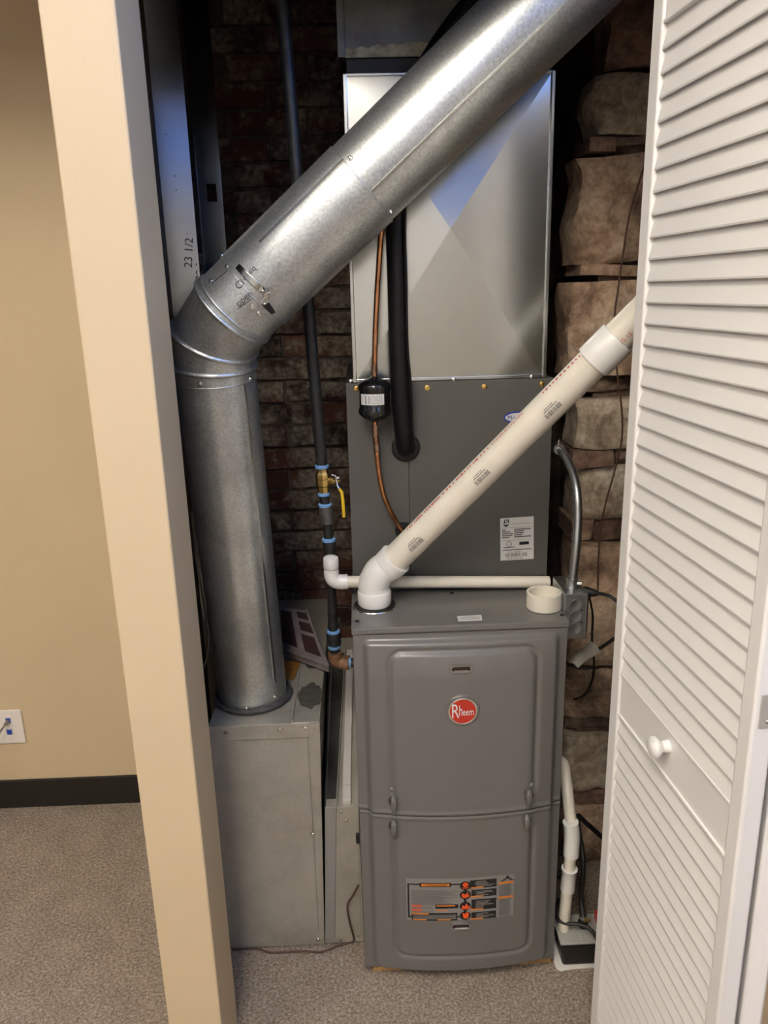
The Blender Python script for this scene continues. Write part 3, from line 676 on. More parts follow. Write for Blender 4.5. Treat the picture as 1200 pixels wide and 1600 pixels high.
for i in range(n):
    xa = dx0+.012+(dx1-dx0-.014)*i/n; xb = dx0+.012+(dx1-dx0-.014)*(i+1)/n
    ms.add([(xa, .2035, 1.979), (xb, .2035, 1.979), (xb, .2035, top[i+1]), (xa, .2035, top[i])], [(0, 1, 2, 3)])
obj('sealant_smear', ms, 'mastic', ud, smooth=0)

# ------------------------------------------------------------------ round duct with damper
R0 = .080
V0 = Vector((-.2475, .215, .6215)); A1 = aty(334.5, 569, .095); A2_ = aty(335, 530, .083); A3 = aty(362, 481, .062)
A4 = aty(398, 452, .050); A5 = aty(571, 294, .012); A6 = aty(1035, -170, .0)
rd = thing('round_duct', 'shiny galvanized round duct rising from the return box and slanting across the plenum', 'duct', V0)
def seg_ring(c, d, nrm, r, n=56):
    u, w = frame(d); out = []
    for k in range(n):
        a = 2*PI*k/n; o = (u*math.cos(a)+w*math.sin(a))*r; t = -o.dot(nrm)/d.dot(nrm); out.append(c+o+d*t)
    return out
def bis(a, b): return (a+b).normalized()
dd = (A6-A4).normalized(); A3 = A4+dd*((A3-A4).dot(dd))
d0, d1, d2 = (A1-V0).normalized(), (A2_-A1).normalized(), (A3-A2_).normalized()
A5 = A4+dd*((A5-A4).dot(dd)); d3 = (A4-A3).normalized()
def gore(name, ca, da, na, cb, nb, ra, rb, m='galv'):
    b = MB(); n = 56; r1 = seg_ring(ca, da, na, ra); r2 = seg_ring(cb, da, nb, rb)
    b.add(r1+r2, [(k, (k+1) % n, (k+1) % n+n, k+n) for k in range(n)]); return obj(name, b, m, rd, smooth=60)
n01, n12, n23 = bis(d0, d1), bis(d1, d2), bis(d2, dd)
gore('vertical_pipe', V0, d0, d0, A1-d0*.012, d0, R0, R0)
gore('elbow_gore', A1-d0*.012, d0, d0, A1, n01, R0+.001, R0+.001)
gore('elbow_gore', A1, d1, n01, A2_, n12, R0+.001, R0+.001)
gore('elbow_gore', A2_, d2, n12, A3, n23, R0+.001, R0+.001)
gore('damper_sleeve', A3, dd, n23, A3+dd*((A4-A3).dot(dd)), dd, R0+.0005, R0+.0005)
S0 = A3+dd*((A4-A3).dot(dd))
gore('slanting_pipe', S0-dd*.004, dd, dd, A5, dd, R0+.0025, R0+.0025)
gore('slanting_pipe', A5-dd*.01, dd, dd, A6, dd, R0+.0002, R0+.0002)
def bead(c, d, nrm, r, br, name='seam_bead'):
    pts = seg_ring(c, d, nrm, r); b = MB(); b.tube(pts+pts[:1], br, 8, caps=False); return obj(name, b, 'galv', rd, smooth=60)
bead(A1, d0, n01, R0+.001, .005); bead(A2_, d1, n12, R0+.001, .005); bead(A3, dd, n23, R0+.001, .0045); bead(A3+dd*.009, dd, (n23*.7+dd*.3).normalized(), R0+.0005, .003)
bead(A1-d0*.028, d0, d0, R0, .0014, 'crimp'); bead(A5, dd, dd, R0+.002, .0013, 'joint_lip'); bead(S0, dd, dd, R0+.002, .0012, 'joint_lip')
# bottom collar
obj('base_collar', MB().lathe(V0+Vector((0, 0, .0)), (0, 0, 1), [(.089, 0), (.087, .006), (.083, .011), (.0805, .013)], 48), 'seal', rd, smooth=50)
ct = MB(); pts = [V0+Vector((math.cos(2*PI*i/40)*(.088+.002*math.sin(i*2.7)), math.sin(2*PI*i/40)*(.088+.002*math.cos(i*3.1)), .0066)) for i in range(41)]
obj('sealant_ring', MB().tube(pts, .0055, 8, caps=False), 'seal', rd, smooth=60)
def onpipe(p0, ax, r, p):   # local frame on a pipe surface at world point p
    t = (p-p0).dot(ax); c = p0+ax*t; nn = (p-c).normalized(); return t, nn
def seam(p0, ax, r, mid, pa, pb, w=.0045, h=.0016, m='galv_flat'):
    q = atcyl(mid[0], mid[1], p0, ax, r); _, nn = onpipe(p0, ax, r, q); tg = ax.cross(nn).normalized()
    ta = onpipe(p0, ax, r, atcyl(pa[0], pa[1], p0, ax, r))[0]; tb = onpipe(p0, ax, r, atcyl(pb[0], pb[1], p0, ax, r))[0]
    b = MB(); b.obox(p0+ax*((ta+tb)/2)+nn*(r+h*.45), ax, tg, nn, abs(tb-ta)/2, w/2, h); return obj('lock_seam', b, m, rd, smooth=0, bevel=.0005)
seam(S0, dd, R0+.0025, (466, 320), (404, 376), (538, 250))
seam(A5, dd, R0+.0002, (705, 178), (580, 298), (1000, -110))
seam(V0, d0, R0, (405, 830), (390, 598), (424, 1070), w=.0055)
def stud_screw(p, nn, s=1.0, m='steel'): return obj('screw', MB().lathe(p-nn*.001, nn, [(.0052*s, 0), (.0045*s, .002), (.003*s, .002), (.0028*s, .0042), (.001, .005)], 12), m, rd, smooth=40)
for (px, py, P0, AX, R) in ((547, 247, A5, dd, R0), (611, 332, A5, dd, R0), (348, 400, A3, dd, R0), (355, 417, A3, dd, R0), (330, 439, A3, dd, R0), (395, 480, A3, dd, R0), (405, 491, A3, dd, R0),
        (392, 592, V0, d0, R0), (313, 600, V0, d0, R0), (385, 1107, V0, d0, R0), (430, 1089, V0, d0, R0)):
    p = atcyl(px, py, P0, AX, R+.001); _, nn = onpipe(P0, AX, R, p); stud_screw(p, nn)
# sleeve plate, damper handle and wing nut
def patch(p0, ax, r, corners, n=10):
    loc = []
    for (px, py) in corners:
        p = atcyl(px, py, p0, ax, r); t, nn = onpipe(p0, ax, r, p); loc.append((t, nn))
    u0, w0 = frame(ax)
    ang = [math.atan2(nn.dot(w0), nn.dot(u0)) for _, nn in loc]
    ang = [a if abs(a-ang[0]) < PI else (a+2*PI if a < ang[0] else a-2*PI) for a in ang]
    ts = [t for t, _ in loc]
    def fn(u, v):
        def bl(q): return (q[0]*(1-u)+q[1]*u)*(1-v)+(q[3]*(1-u)+q[2]*u)*v
        a = bl(ang); return p0+ax*bl(ts)+(u0*math.cos(a)+w0*math.sin(a))*r
    return fn
obj('sleeve_plate', MB().grid(12, 8, patch(A3, dd, R0+.0016, ((330, 444), (361, 418), (394, 466), (373, 481)))), 'galv', rd, smooth=60)
hdl = obj('damper_handle', MB().grid(10, 3, patch(S0, dd, R0+.006, ((368, 419), (374, 412), (415, 451), (408, 459)))), 'galv_flat', rd, smooth=60)
so_ = hdl.modifiers.new('thickness', 'SOLIDIFY'); so_.thickness = .0018; so_.offset = 0
for (pa, pb) in (((331, 443), (362, 417)), ((372, 482), (395, 466))):
    f_ = [atcyl(pa[0]+(pb[0]-pa[0])*t/6, pa[1]+(pb[1]-pa[1])*t/6, A3, dd, R0+.0018) for t in range(7)]
    obj('plate_joint', MB().tube(f_, .0007, 6), 'ink', rd)
obj('damper_gap_shade', MB().grid(8, 4, patch(S0, dd, R0+.0030, ((408, 475), (421, 473), (431, 488), (424, 492)))), 'ink', rd, smooth=60)  # black patch on the pipe surface, painting the shade inside the opening
wn = atcyl(416, 461, S0, dd, R0+.006); _, wnn = onpipe(S0, dd, R0, wn)
b = MB().lathe(wn-wnn*.006, wnn, [(.006, 0), (.006, .007), (.0045, .010), (.002, .0105)], 14)
wd = (dd+dd.cross(wnn)*-.5).normalized()
for s in (-1, 1):
    rg = [wn+wd*(s*(.0105+.0055*math.cos(t)))+wd.cross(wnn)*(.0045*math.sin(t))+wnn*.003 for t in [2*PI*i/12 for i in range(13)]]
    b.tube(rg, .0016, 6, caps=False)
obj('wing_nut', b, 'steel', hdl, smooth=50)
def duct_text(body, size, px, py, px2, py2, p0=None):
    p0 = p0 or S0; r = R0+.0034
    a = atcyl(px, py, p0, dd, r); b = atcyl(px2, py2, p0, dd, r)
    ta, na = onpipe(p0, dd, r, a); u0, w0 = frame(dd); aa = math.atan2(na.dot(w0), na.dot(u0))
    tb, nb = onpipe(p0, dd, r, b); ab = math.atan2(nb.dot(w0), nb.dot(u0))
    vec = Vector((tb-ta, (ab-aa)*r, 0)).normalized(); up = Vector((-vec.y, vec.x, 0))
    # keep the letters upright as seen from outside
    if (dd*up.x+na.cross(dd)*0).z+0 < 0: up = -up
    def fn(x, y):
        q = vec*x+up*y; ang = aa+q.y/r; return p0+dd*(ta+q.x)+(u0*math.cos(ang)+w0*math.sin(ang))*r
    m = MB(); m.text(body, size, fn); m.flat = True; return obj('pen_note', m, 'pencil', rd, smooth=0)
duct_text('Cl', .019, 365, 445, 374, 436); duct_text('osed', .016, 378, 435, 392, 420); duct_text('open', .017, 373, 480, 388, 467)
kn = atcyl(377, 460, A3, dd, R0+.003); _, knn = onpipe(A3, dd, R0, kn)
obj('eyelet', MB().lathe(kn, knn, [(.0045, 0), (.0042, .0015), (.0022, .0012), (.002, .0002)], 14), 'galv', rd)

# ------------------------------------------------------------------ return air box and filter rack at the lower left
BX0, BX1, BY0, BZ1 = -.332, -.083, .088, .620
rb = thing('return_box', 'dull stained galvanized return air box under the round duct', 'duct box', (-.2, .4, 0))
obj('body', MB().slab([(BX0, BY0+.002, .004), (-.104, BY0+.002, .004), (BX1-.001, BY0+.002, BZ1-.001), (BX0, BY0+.002, BZ1-.001)], (0, .73, 0)), 'galv_dull', rb, smooth=0)
fp = MB().box(BX0, -.112, BY0-.001, BY0+.002, .004, BZ1-.033)
obj('front_sheet', fp, 'galv_dull', rb, smooth=0, bevel=.0008)
obj('corner_strip', MB().slab([(-.112, BY0-.003, .004), (-.104, BY0-.003, .004), (BX1-.001, BY0-.003, BZ1-.001), (-.107, BY0-.003, BZ1-.001)], (0, .004, 0)), 'galv_dull', rb, smooth=0)
obj('corner_strip', MB().slab([(-.104, BY0-.0015, .004), (-.100, BY0-.0015, .004), (BX1, BY0-.0015, BZ1-.001), (BX1-.006, BY0-.0015, BZ1-.001)], (0, .003, 0)), 'galv_dull', rb, smooth=0)
obj('top_flange', MB().box(BX0, -.107, BY0-.0045, BY0-.001, BZ1-.036, BZ1).box(BX0, -.107, BY0-.0045, BY0+.03, BZ1-.001, BZ1+.0006), 'galv_dull', rb, smooth=0, bevel=.0008)
tpx = atz(461, 1090, BZ1).x
obj('top_plate', MB().box(tpx, BX1, BY0-.004, .46, BZ1, BZ1+.0025), 'galv_dull', rb, smooth=0, bevel=.001)
obj('seam_rib', MB().box(tpx, tpx+.004, BY0-.004, .46, BZ1+.002, BZ1+.008), 'galv_dull', rb, smooth=0, bevel=.001)
random.seed(4)
for (px, py, rx, ry) in ((489, 1036, .017, .032), (486, 1087, .030, .060)):
    c = atz(px, py, BZ1+.003); pts = []
    for i in range(26):
        a = 2*PI*i/26; k = 1+random.uniform(-.13, .13); x = min(c.x+rx*k*math.cos(a), BX1-.001); pts.append((x, c.y+ry*k*math.sin(a), BZ1+.0028))
    obj('sealant_stain', MB().slab(pts, (0, 0, .0004)), 'stain', rb, smooth=0)
for (px, py) in ((353, 1143), (438, 1139), (477, 1137), (489, 1303), (497, 1467)):
    p = aty(px, py, BY0-.004); obj('screw', MB().lathe(p, (0, -1, 0), [(.0055, 0), (.0048, .002), (.0028, .002), (.0026, .004)], 12), 'steel', rb, smooth=40)
# filter rack between return box and furnace
fr = thing('filter_rack', 'low galvanized filter rack between the return box and the furnace', 'duct box', (-.045, .3, 0))
RX0, RX1, RZ = -.0815, -.003, .395
YBK, ZBK = .62, .575
prof = lambda x0, x1, zo=0: [(x0-(.0165 if x0 < -.05 else 0), BY0, .006), (x0, BY0, RZ+zo), (x0, YBK, ZBK+zo), (x0-(.0165 if x0 < -.05 else 0), YBK, .006)]
obj('body', MB().add(prof(RX0, RX1)+prof(RX1, RX1), [(0, 1, 2, 3), (7, 6, 5, 4)]+[(i, i+4, (i+1) % 4+4, (i+1) % 4) for i in range(4)]), 'galv_dull', fr, smooth=0)
xa, xb = -.081, -.0545
obj('front_channel', MB().slab([(xa-.0165, BY0-.004, .02), (xb-.020, BY0-.004, .02), (xb, BY0-.004, RZ+.003), (xa, BY0-.004, RZ+.003)], (0, .0035, 0)), 'galv_strip', fr, smooth=0, bevel=.001)
obj('front_plate', MB().slab([(xb-.019, BY0-.002, .02), (RX1-.006, BY0-.002, .02), (RX1, BY0-.002, RZ), (xb+.001, BY0-.002, RZ)], (0, .003, 0)), 'galv_dull', fr, smooth=0, bevel=.0008)
sl = (ZBK-RZ)/(YBK-BY0)
def sloped(x0, x1, x2, x3, y0, y1, h0, h1): # bar lying on the sloping top
    z = lambda y: RZ+sl*(y-BY0)
    return MB().add([(x0, y0, z(y0)+h0), (x1, y0, z(y0)+h0), (x1, y0, z(y0)+h1), (x0, y0, z(y0)+h1), (x2, y1, z(y1)+h0), (x3, y1, z(y1)+h0), (x3, y1, z(y1)+h1), (x2, y1, z(y1)+h1)],
        [(0, 1, 2, 3), (7, 6, 5, 4), (0, 4, 5, 1), (1, 5, 6, 2), (2, 6, 7, 3), (3, 7, 4, 0)])
obj('slot_floor', sloped(-.078, -.056, -.072, -.036, BY0+.02, .56, .0005, .002), 'galv_dark', fr, smooth=0)
obj('slot_wall', sloped(-.0545, -.0525, -.036, -.034, BY0+.002, .56, .0, .016), 'galv_dull', fr, smooth=0)
obj('slot_wall', sloped(-.0812, -.0795, -.078, -.076, BY0+.002, .56, .0, .020), 'galv_dark', fr, smooth=0)
obj('white_rail', sloped(-.0405, -.0205, -.030, -.012, BY0+.046, .56, .0, .012), 'whitebar', fr, smooth=0, bevel=.0015)
obj('white_rail_end', sloped(-.0408, -.0200, -.0402, -.0202, BY0+.004, BY0+.0445, .0, .013), 'whitebar', fr, smooth=0, bevel=.002)
for (px, py) in ((533, 1268), (541, 1281), (533, 1468), (560, 1462)):
    p = aty(px, py, BY0-.002); obj('screw', MB().lathe(p, (0, -1, 0), [(.0045, 0), (.004, .002), (.002, .003)], 10), 'steel', fr)
obj('cord_clip', MB().box(-.012, -.004, BY0-.012, BY0-.002, .300, .325), 'rubber', fr, smooth=0, bevel=.002)
# package and cardboard on the return box
A_, B_, C_, D_ = atz(437, 1012, .655), atz(514, 1041, .648), atz(479, 953, .73), atz(436, 946, .73)
pk = thing('filter_package', 'flat plastic-wrapped air filter with dark cells lying behind the round duct', 'package', B_)
th = Vector((0, .004, -.022))
obj('wrapped_body', MB().slab([A_, B_, C_, D_], th), 'film', pk, smooth=0, bevel=.003)
bl = lambda u, v: A_.lerp(B_, u).lerp(D_.lerp(C_, u), v)+Vector((0, -.001, .0016))
for (u0, u1, v0, v1) in ((.06, .40, .14, .88), (.56, .90, .12, .46), (.58, .92, .54, .72), (.60, .93, .79, .92)):
    obj('dark_cell', MB().slab([bl(u0, v0), bl(u1, v0), bl(u1, v1), bl(u0, v1)], (0, 0, .0008)), 'darkprint', pk, smooth=0)
obj('film_fold', MB().tube([bl(0, .0), bl(.35, -.02), bl(.7, .0), bl(1.0, .0)], .0035, 8), 'film', pk)
obj('film_fold', MB().tube([bl(1.0, .0), bl(.96, .4), bl(.97, .75), bl(1, 1)], .003, 8), 'film', pk)
q = [atz(px, py, BZ1+.001) for px, py in ((438, 1061), (459, 1062), (470, 1036), (440, 1034))]
tag(obj('cardboard_scrap', MB().slab(q, (0, 0, .003)), 'card', smooth=0), 'small orange cardboard scrap on the return box beside the round duct', 'cardboard')

# ------------------------------------------------------------------ gas pipe with valve
gp = thing('gas_pipe', 'black iron gas pipe with a brass shutoff valve running down beside the plenum', 'pipe', aty(528, 1033, .207))
g = lambda px, py, Y=None: aty(px, py, Y if Y is not None else .207-.035*(1000-py)/1000)
def pseg(name, p, q, r, m, par=gp, n=20): return obj(name, MB().cyl(p, q, r, n), m, par, smooth=40)
pseg('riser', g(503, 727), g(440, -6), .0125, 'iron')
vc0, vc1 = g(503.5, 730), g(506, 771)
vax = (vc1-vc0)
vl = obj('valve_body', MB().lathe(vc0, vax, [(.0118, 0), (.0118, vax.length*.16), (.0135, vax.length*.2), (.016, vax.length*.30), (.016, vax.length*.42), (.0148, vax.length*.45), (.0155, vax.length*.5), (.0155, vax.length*.68), (.013, vax.length*.72), (.0128, vax.length)], 8), 'brass', gp, smooth=30)
st0 = g(511, 750); st1 = st0+Vector((.030, -.012, 0))
stem = obj('valve_stem', MB().lathe(st0, st1-st0, [(.0075, 0), (.0085, .01), (.0085, .017), (.005, .02), (.0045, .033)], 14), 'brass', vl, smooth=40)
hp_ = [g(518, 742, .165), g(524, 743, .165), g(525.5, 750, .165), g(527, 759, .163), g(530, 764, .16)]
hd = obj('valve_handle', MB().tube(hp_, [.002, .0022, .0026, .0026, .0026], 8), 'steel', vl)
obj('handle_grip', MB().tube([g(530, 763.5, .16), g(534, 769, .159), g(535.5, 780, .158), g(536.5, 795, .157), g(537.5, 808, .157)], [.003, .0037, .0037, .0037, .0032], 10), 'yellow', hd, smooth=60)
obj('stem_nut', MB().cyl(g(527, 747.5, .163), g(531, 747, .161), .0042, 6), 'steel', vl)
for (pa, pb, r, m, nm) in (((506, 771), (508, 789), .0107, 'iron', 'nipple'), ((508.3, 790), (511.3, 817), .0150, 'iron_grey', 'coupling'), ((511, 817), (513.5, 842), .0107, 'iron', 'nipple'), ((514, 845), (516, 862), .0145, 'iron', 'tee'), ((516, 862), (520.5, 985), .0107, 'iron', 'nipple'), ((521, 988), (522, 1006), .0165, 'iron', 'union'), ((522, 1006), (523.5, 1024), .0107, 'iron', 'nipple')):
    pseg(nm, g(*pa), g(*pb), r, m)
for (px, py, r) in ((502.8, 728.5, .0152), (506, 771.5, .0138), (508, 789, .0152), (513.7, 843, .0152), (521, 986.5, .0152), (522.2, 1010, .0150)):
    p = g(px, py); b = obj('thread_tape', MB().lathe(p-Vector((0, 0, .003)), (0, 0, 1), [(r-.002, -.002), (r, .0), (r, .0055), (r-.003, .007)], 20), 'tape', gp, smooth=50)
e0, e1, e2 = g(523, 1019), g(524.5, 1033), Vector((-.004, 0, 0))
e1 = g(524.5, 1034); e2 = e1+Vector((.026, -.004, -.001))
el = obj('elbow', MB().tube([e0, e0.lerp(e1, .6), e1+Vector((.004, 0, .003)), e1+Vector((.012, -.002, -.001)), e2], [.0165, .0175, .0178, .0165, .0155], 18), 'rust', gp, smooth=60)
obj('elbow_collar', MB().cyl(e2-Vector((.004, -.0005, 0)), e2+Vector((.006, -.001, 0)), .0180, 8), 'rust', gp, smooth=30)
obj('thread_tape', MB().cyl(e2+Vector((.006, -.001, 0)), e2+Vector((.011, -.0015, 0)), .0125, 18), 'tape', gp, smooth=40)
obj('nipple', MB().cyl(e2, Vector((-.0005, e2.y-.004, e2.z)), .0107, 18), 'iron', gp, smooth=40)

# ------------------------------------------------------------------ refrigerant lines
ll = thing('liquid_line', 'bare copper refrigerant tube with a black filter drier in front of the coil cabinet', 'tube', aty(585, 620, .15))
def smoothpath(pts, n=6):
    out = []
    for i in range(len(pts)-1):
        p0, p1, p2, p3 = pts[max(i-1, 0)], pts[i], pts[i+1], pts[min(i+2, len(pts)-1)]
        for k in range(n):
            t = k/n; out.append(.5*((2*p1)+(p2-p0)*t+(2*p0-5*p1+4*p2-p3)*t*t+(3*p1-p0-3*p2+p3)*t**3))
    return out+[pts[-1]]
DY = .142
obj('copper_tube', MB().tube(smoothpath([aty(880, -15, .112), aty(812, 53, .112), aty(700, 165, .112), aty(630, 255, .118), aty(600, 335, .132), aty(591, 430, DY), aty(586.5, 520, DY), aty(585, 592, DY)]), .0056, 12), 'copper', ll, smooth=60)
obj('copper_tube', MB().tube(smoothpath([aty(585.5, 655, DY), aty(587.5, 690, DY), aty(591, 730, .15), aty(599, 772, .16), aty(612, 802, .172), aty(623, 822, .182), aty(629, 829, .1885)]), .0056, 12), 'copper', ll, smooth=60)
for (a, b_) in (((585, 570), (585, 586)), ((586, 664), (587, 684)), ((588, 690), (589, 706))): obj('brazed_joint', MB().cyl(aty(*a, DY), aty(*b_, DY), .0068, 14), 'solder', ll, smooth=40)
t0, t1 = aty(585, 588, DY), aty(585.5, 659, DY); ln = (t1-t0).length; rdz = .0335
dr = obj('filter_drier', MB().lathe(t0, t1-t0, [(.007, 0), (.010, .003), (.024, .008), (rdz-.002, .015), (rdz, .019), (rdz, .025), (rdz-.0018, .028), (rdz-.0018, ln-.030), (rdz, ln-.027), (rdz, ln-.019), (rdz-.002, ln-.015), (.022, ln-.006), (.009, ln-.001), (.007, ln)], 40), 'black', ll, smooth=50)
# label on the drier
cm = (t0+t1)/2+Vector((0, 0, .004)); ang0 = math.atan2(CAM.y-cm.y, CAM.x-cm.x)
def dmap(rad):
    return lambda x, y: Vector((cm.x+rad*math.cos(ang0+x/rad), cm.y+rad*math.sin(ang0+x/rad), cm.z+y))
lb = MB().grid(14, 1, lambda u, v: dmap(rdz-.0012)(-.033+.054*u, -.012+.022*v)); lb.flat = True
dl_ = obj('drier_label', lb, 'label', dr, smooth=0)
tb = MB(); f_ = dmap(rdz-.0007); random.seed(11)
for (x, w) in ((-.0205, .0016), (-.018, .0007), (-.0125, .0015)): tb.add([f_(x, -.010), f_(x+w, -.010), f_(x+w, .007), f_(x, .007)], [(0, 1, 2, 3)])
for i in range(7):
    x = -.009+i*.0038; y = -.010
    while y < .006: h_ = random.uniform(.001, .004); tb.add([f_(x, y), f_(x+.0012, y), f_(x+.0012, y+h_), f_(x, y+h_)], [(0, 1, 2, 3)]); y += h_+.0014
tb.flat = True; obj('drier_label_print', tb, 'ink_grey', dl_, smooth=0)

sl_ = thing('suction_line', 'thick black foam-insulated refrigerant line in front of the plenum', 'tube', aty(634, 700, .17))
obj('insulation', MB().tube(smoothpath([aty(785, -40, .155), aty(718, 30, .15), aty(655, 130, .15), aty(627, 240, .152), aty(619, 340, .150), aty(621, 440, .148), aty(623, 540, .150), aty(625, 600, .152)]), .0205, 20), 'foam', sl_, smooth=60)
obj('insulation', MB().tube(smoothpath([aty(623, 533, .149), aty(625, 590, .150), aty(628, 640, .153), aty(631, 672, .16), aty(633, 692, .172), aty(634, 699, .1885)]), [.0205]*31, 20), 'foam', sl_, smooth=60)
obj('foam_seam', MB().tube(smoothpath([aty(632, 345, .13), aty(634, 440, .128), aty(637, 540, .13), aty(642, 600, .132), aty(644, 660, .14)]), .0022, 8), 'foam', sl_, smooth=60)

# ------------------------------------------------------------------ PVC vent
vp = thing('vent_pipe', 'cream plastic flue vent pipe rising diagonally from the furnace top', 'pipe', VB)
VB2 = VB+Vector((0, 0, .004))
v1 = aty(612, 879, VB.y-.005); v2 = aty(945, 548, -.045); vd = (v2-v1).normalized(); v3 = v2+vd*.32
PR = .0305
kn_ = VB2+Vector((0, 0, .052))
# elbow body: straight up then bending into the pipe
tk = (v1-kn_).length
el_pts = smoothpath([VB2+Vector((0, 0, .03)), kn_+Vector((0, 0, -.004)), kn_.lerp(v1, .42)+Vector((-.004, 0, .004)), v1-vd*.012, v1+vd*.006], 6)
obj('elbow', MB().tube(el_pts, PR+.0035, 28), 'pvc_white', vp, smooth=60)
obj('elbow_hub', MB().lathe(VB2, (0, 0, 1), [(PR+.004, 0), (PR+.0062, .004), (PR+.0062, .030), (PR+.0045, .033), (PR+.003, .034)], 36), 'pvc_white', vp, smooth=40)
obj('elbow_hub', MB().lathe(v1-vd*.012, vd, [(PR+.003, 0), (PR+.0058, .002), (PR+.0062, .026), (PR+.004, .027), (PR, .027)], 36), 'pvc_white', vp, smooth=40)
p0_ = v1
pipe = obj('pipe', MB().cyl(v1, v2-vd*.005, PR, 36), 'pvc', vp, smooth=40)
cp0 = v2-vd*.030
obj('coupling', MB().lathe(cp0, vd, [(PR, 0), (PR+.0045, .001), (PR+.0052, .004), (PR+.0052, .060), (PR+.004, .062), (PR, .062)], 36), 'pvc_white', vp, smooth=40)
pipe2 = obj('pipe', MB().cyl(cp0+vd*.05, v3, PR, 36), 'pvc', vp, smooth=40)
def pipemap(base, px, py, r):
    p = atcyl(px, py, base, vd, r); t, nn = onpipe(base, vd, r, p); tg = nn.cross(vd)
    if tg.z < 0 and False: tg = -tg
    def fn(x, y):
        a = y/r; d = nn*math.cos(a)+tg*math.sin(a); return base+vd*(t+x)+d*r
    return fn
# orientation: +y of the print goes up the pipe's far side
test = pipemap(v1, 650, 850, PR+.0004); sgn = 1 if (test(0, .01)-test(0, 0)).dot(UP) > 0 else -1
def barcode(base, par, px, py):
    f0 = pipemap(base, px, py, PR+.0004); f_ = lambda x, y: f0(x, y*sgn); b = MB(); x = -.020; random.seed(3)
    while x < .020:
        w = random.choice((.0006, .0011, .0016)); b.grid(1, 3, lambda u, v, x=x, w=w: f_(x+w*u, -.006+.010*v)); x += w+random.choice((.0007, .001, .0014))
    for i in range(9): b.grid(1, 1, lambda u, v, i=i: f_(-.016+i*.0037+.0026*u, .0062+.0026*v))
    for i in range(6): b.grid(1, 1, lambda u, v, i=i: f_(-.012+i*.0037+.0026*u, .0105+.0020*v))
    b.flat = True; return obj('barcode_print', b, 'ink_grey', par, smooth=0)
for (px, py) in ((650, 851), (753, 746), (864, 641)): barcode(v1, pipe, px, py)
f0 = pipemap(v1, 757, 708, PR+.0004); fl = lambda x, y: f0(x, y*sgn)
b = MB(); b.text('CHARLOTTE PIPE', .010, lambda x, y: fl(.02+x*1.15, y)); random.seed(8); x = -.235
while x < .01:
    w = random.choice((.003, .005, .008)); b.grid(1, 1, lambda u, v, x=x, w=w: fl(x+w*u, .001+.005*v)); x += w+random.choice((.002, .003, .007))
x = .16
while x < .27: w = random.choice((.003, .005)); b.grid(1, 1, lambda u, v, x=x, w=w: fl(x+w*u, .001+.005*v)); x += w+.005
b.flat = True; obj('red_pipe_print', b, 'redink', pipe, smooth=0)['kind'] = 'stuff'
f0 = pipemap(cp0, 967, 543, PR+.0004); b = MB(); b.text('D15-15', .011, lambda x, y: f0(x-.002, y*sgn)); b.flat = True; obj('red_pipe_print', b, 'redink', pipe2, smooth=0)['kind'] = 'stuff'
b = MB().grid(1, 20, lambda u, v: f0(-.018+.013*u+.004*math.sin(v*9), (v-.35)*.07*sgn)); b.flat = True; obj('primer_stain', b, 'primer', pipe2, smooth=0)
# loose cap
cpt = atz(849.5, 949, FZ1+.0003)
tag(obj('pipe_cap', MB().lathe(cpt, (0, 0, 1), [(.0352, 0), (.0372, .002), (.0372, .036), (.0362, .037), (.0325, .037), (.0315, .036), (.031, .010), (.0, .010)], 48), 'pvc', smooth=40), 'short open cream plastic pipe ring standing on the furnace top', 'pipe fitting')

# ------------------------------------------------------------------ condensate drain line
DRY = .167
cdl = thing('drain_line', 'thin cream plastic drain pipe running across the bottom of the coil cabinet', 'pipe', aty(700, 910, DRY))
e_ = aty(525, 907, DRY); za = aty(700, 910, DRY).z; xr = .443
zl = aty(545, 908.5, DRY).z
obj('pipe', MB().cyl((e_.x+.01, DRY, zl), (xr+.002, DRY, aty(866, 909, DRY).z), .0134, 22), 'pvc', cdl, smooth=40)
obj('coupling', MB().lathe(aty(562, 908, DRY), (1, 0, -.02), [(.0134, 0), (.0168, .001), (.0168, .020), (.0134, .021)], 24), 'pvc', cdl, smooth=40)
ex = aty(518, 900, DRY).x
obj('elbow', MB().tube(smoothpath([Vector((ex, DRY, zl+.030)), Vector((ex, DRY, zl+.016)), Vector((ex+.005, DRY, zl+.005)), Vector((ex+.016, DRY, zl)), Vector((ex+.036, DRY, zl))]), .0168, 22), 'pvc_white', cdl, smooth=60)
obj('riser', MB().cyl((ex, DRY, zl+.025), (ex, DRY, zl+.05), .0134, 22), 'pvc', cdl, smooth=40)
obj('cap', MB().lathe((ex, DRY, zl+.034), (0, 0, 1), [(.0165, 0), (.0172, .001), (.0172, .020), (.0165, .024), (.011, .028), (0, .0292)], 28), 'pvc_white', cdl, smooth=40)

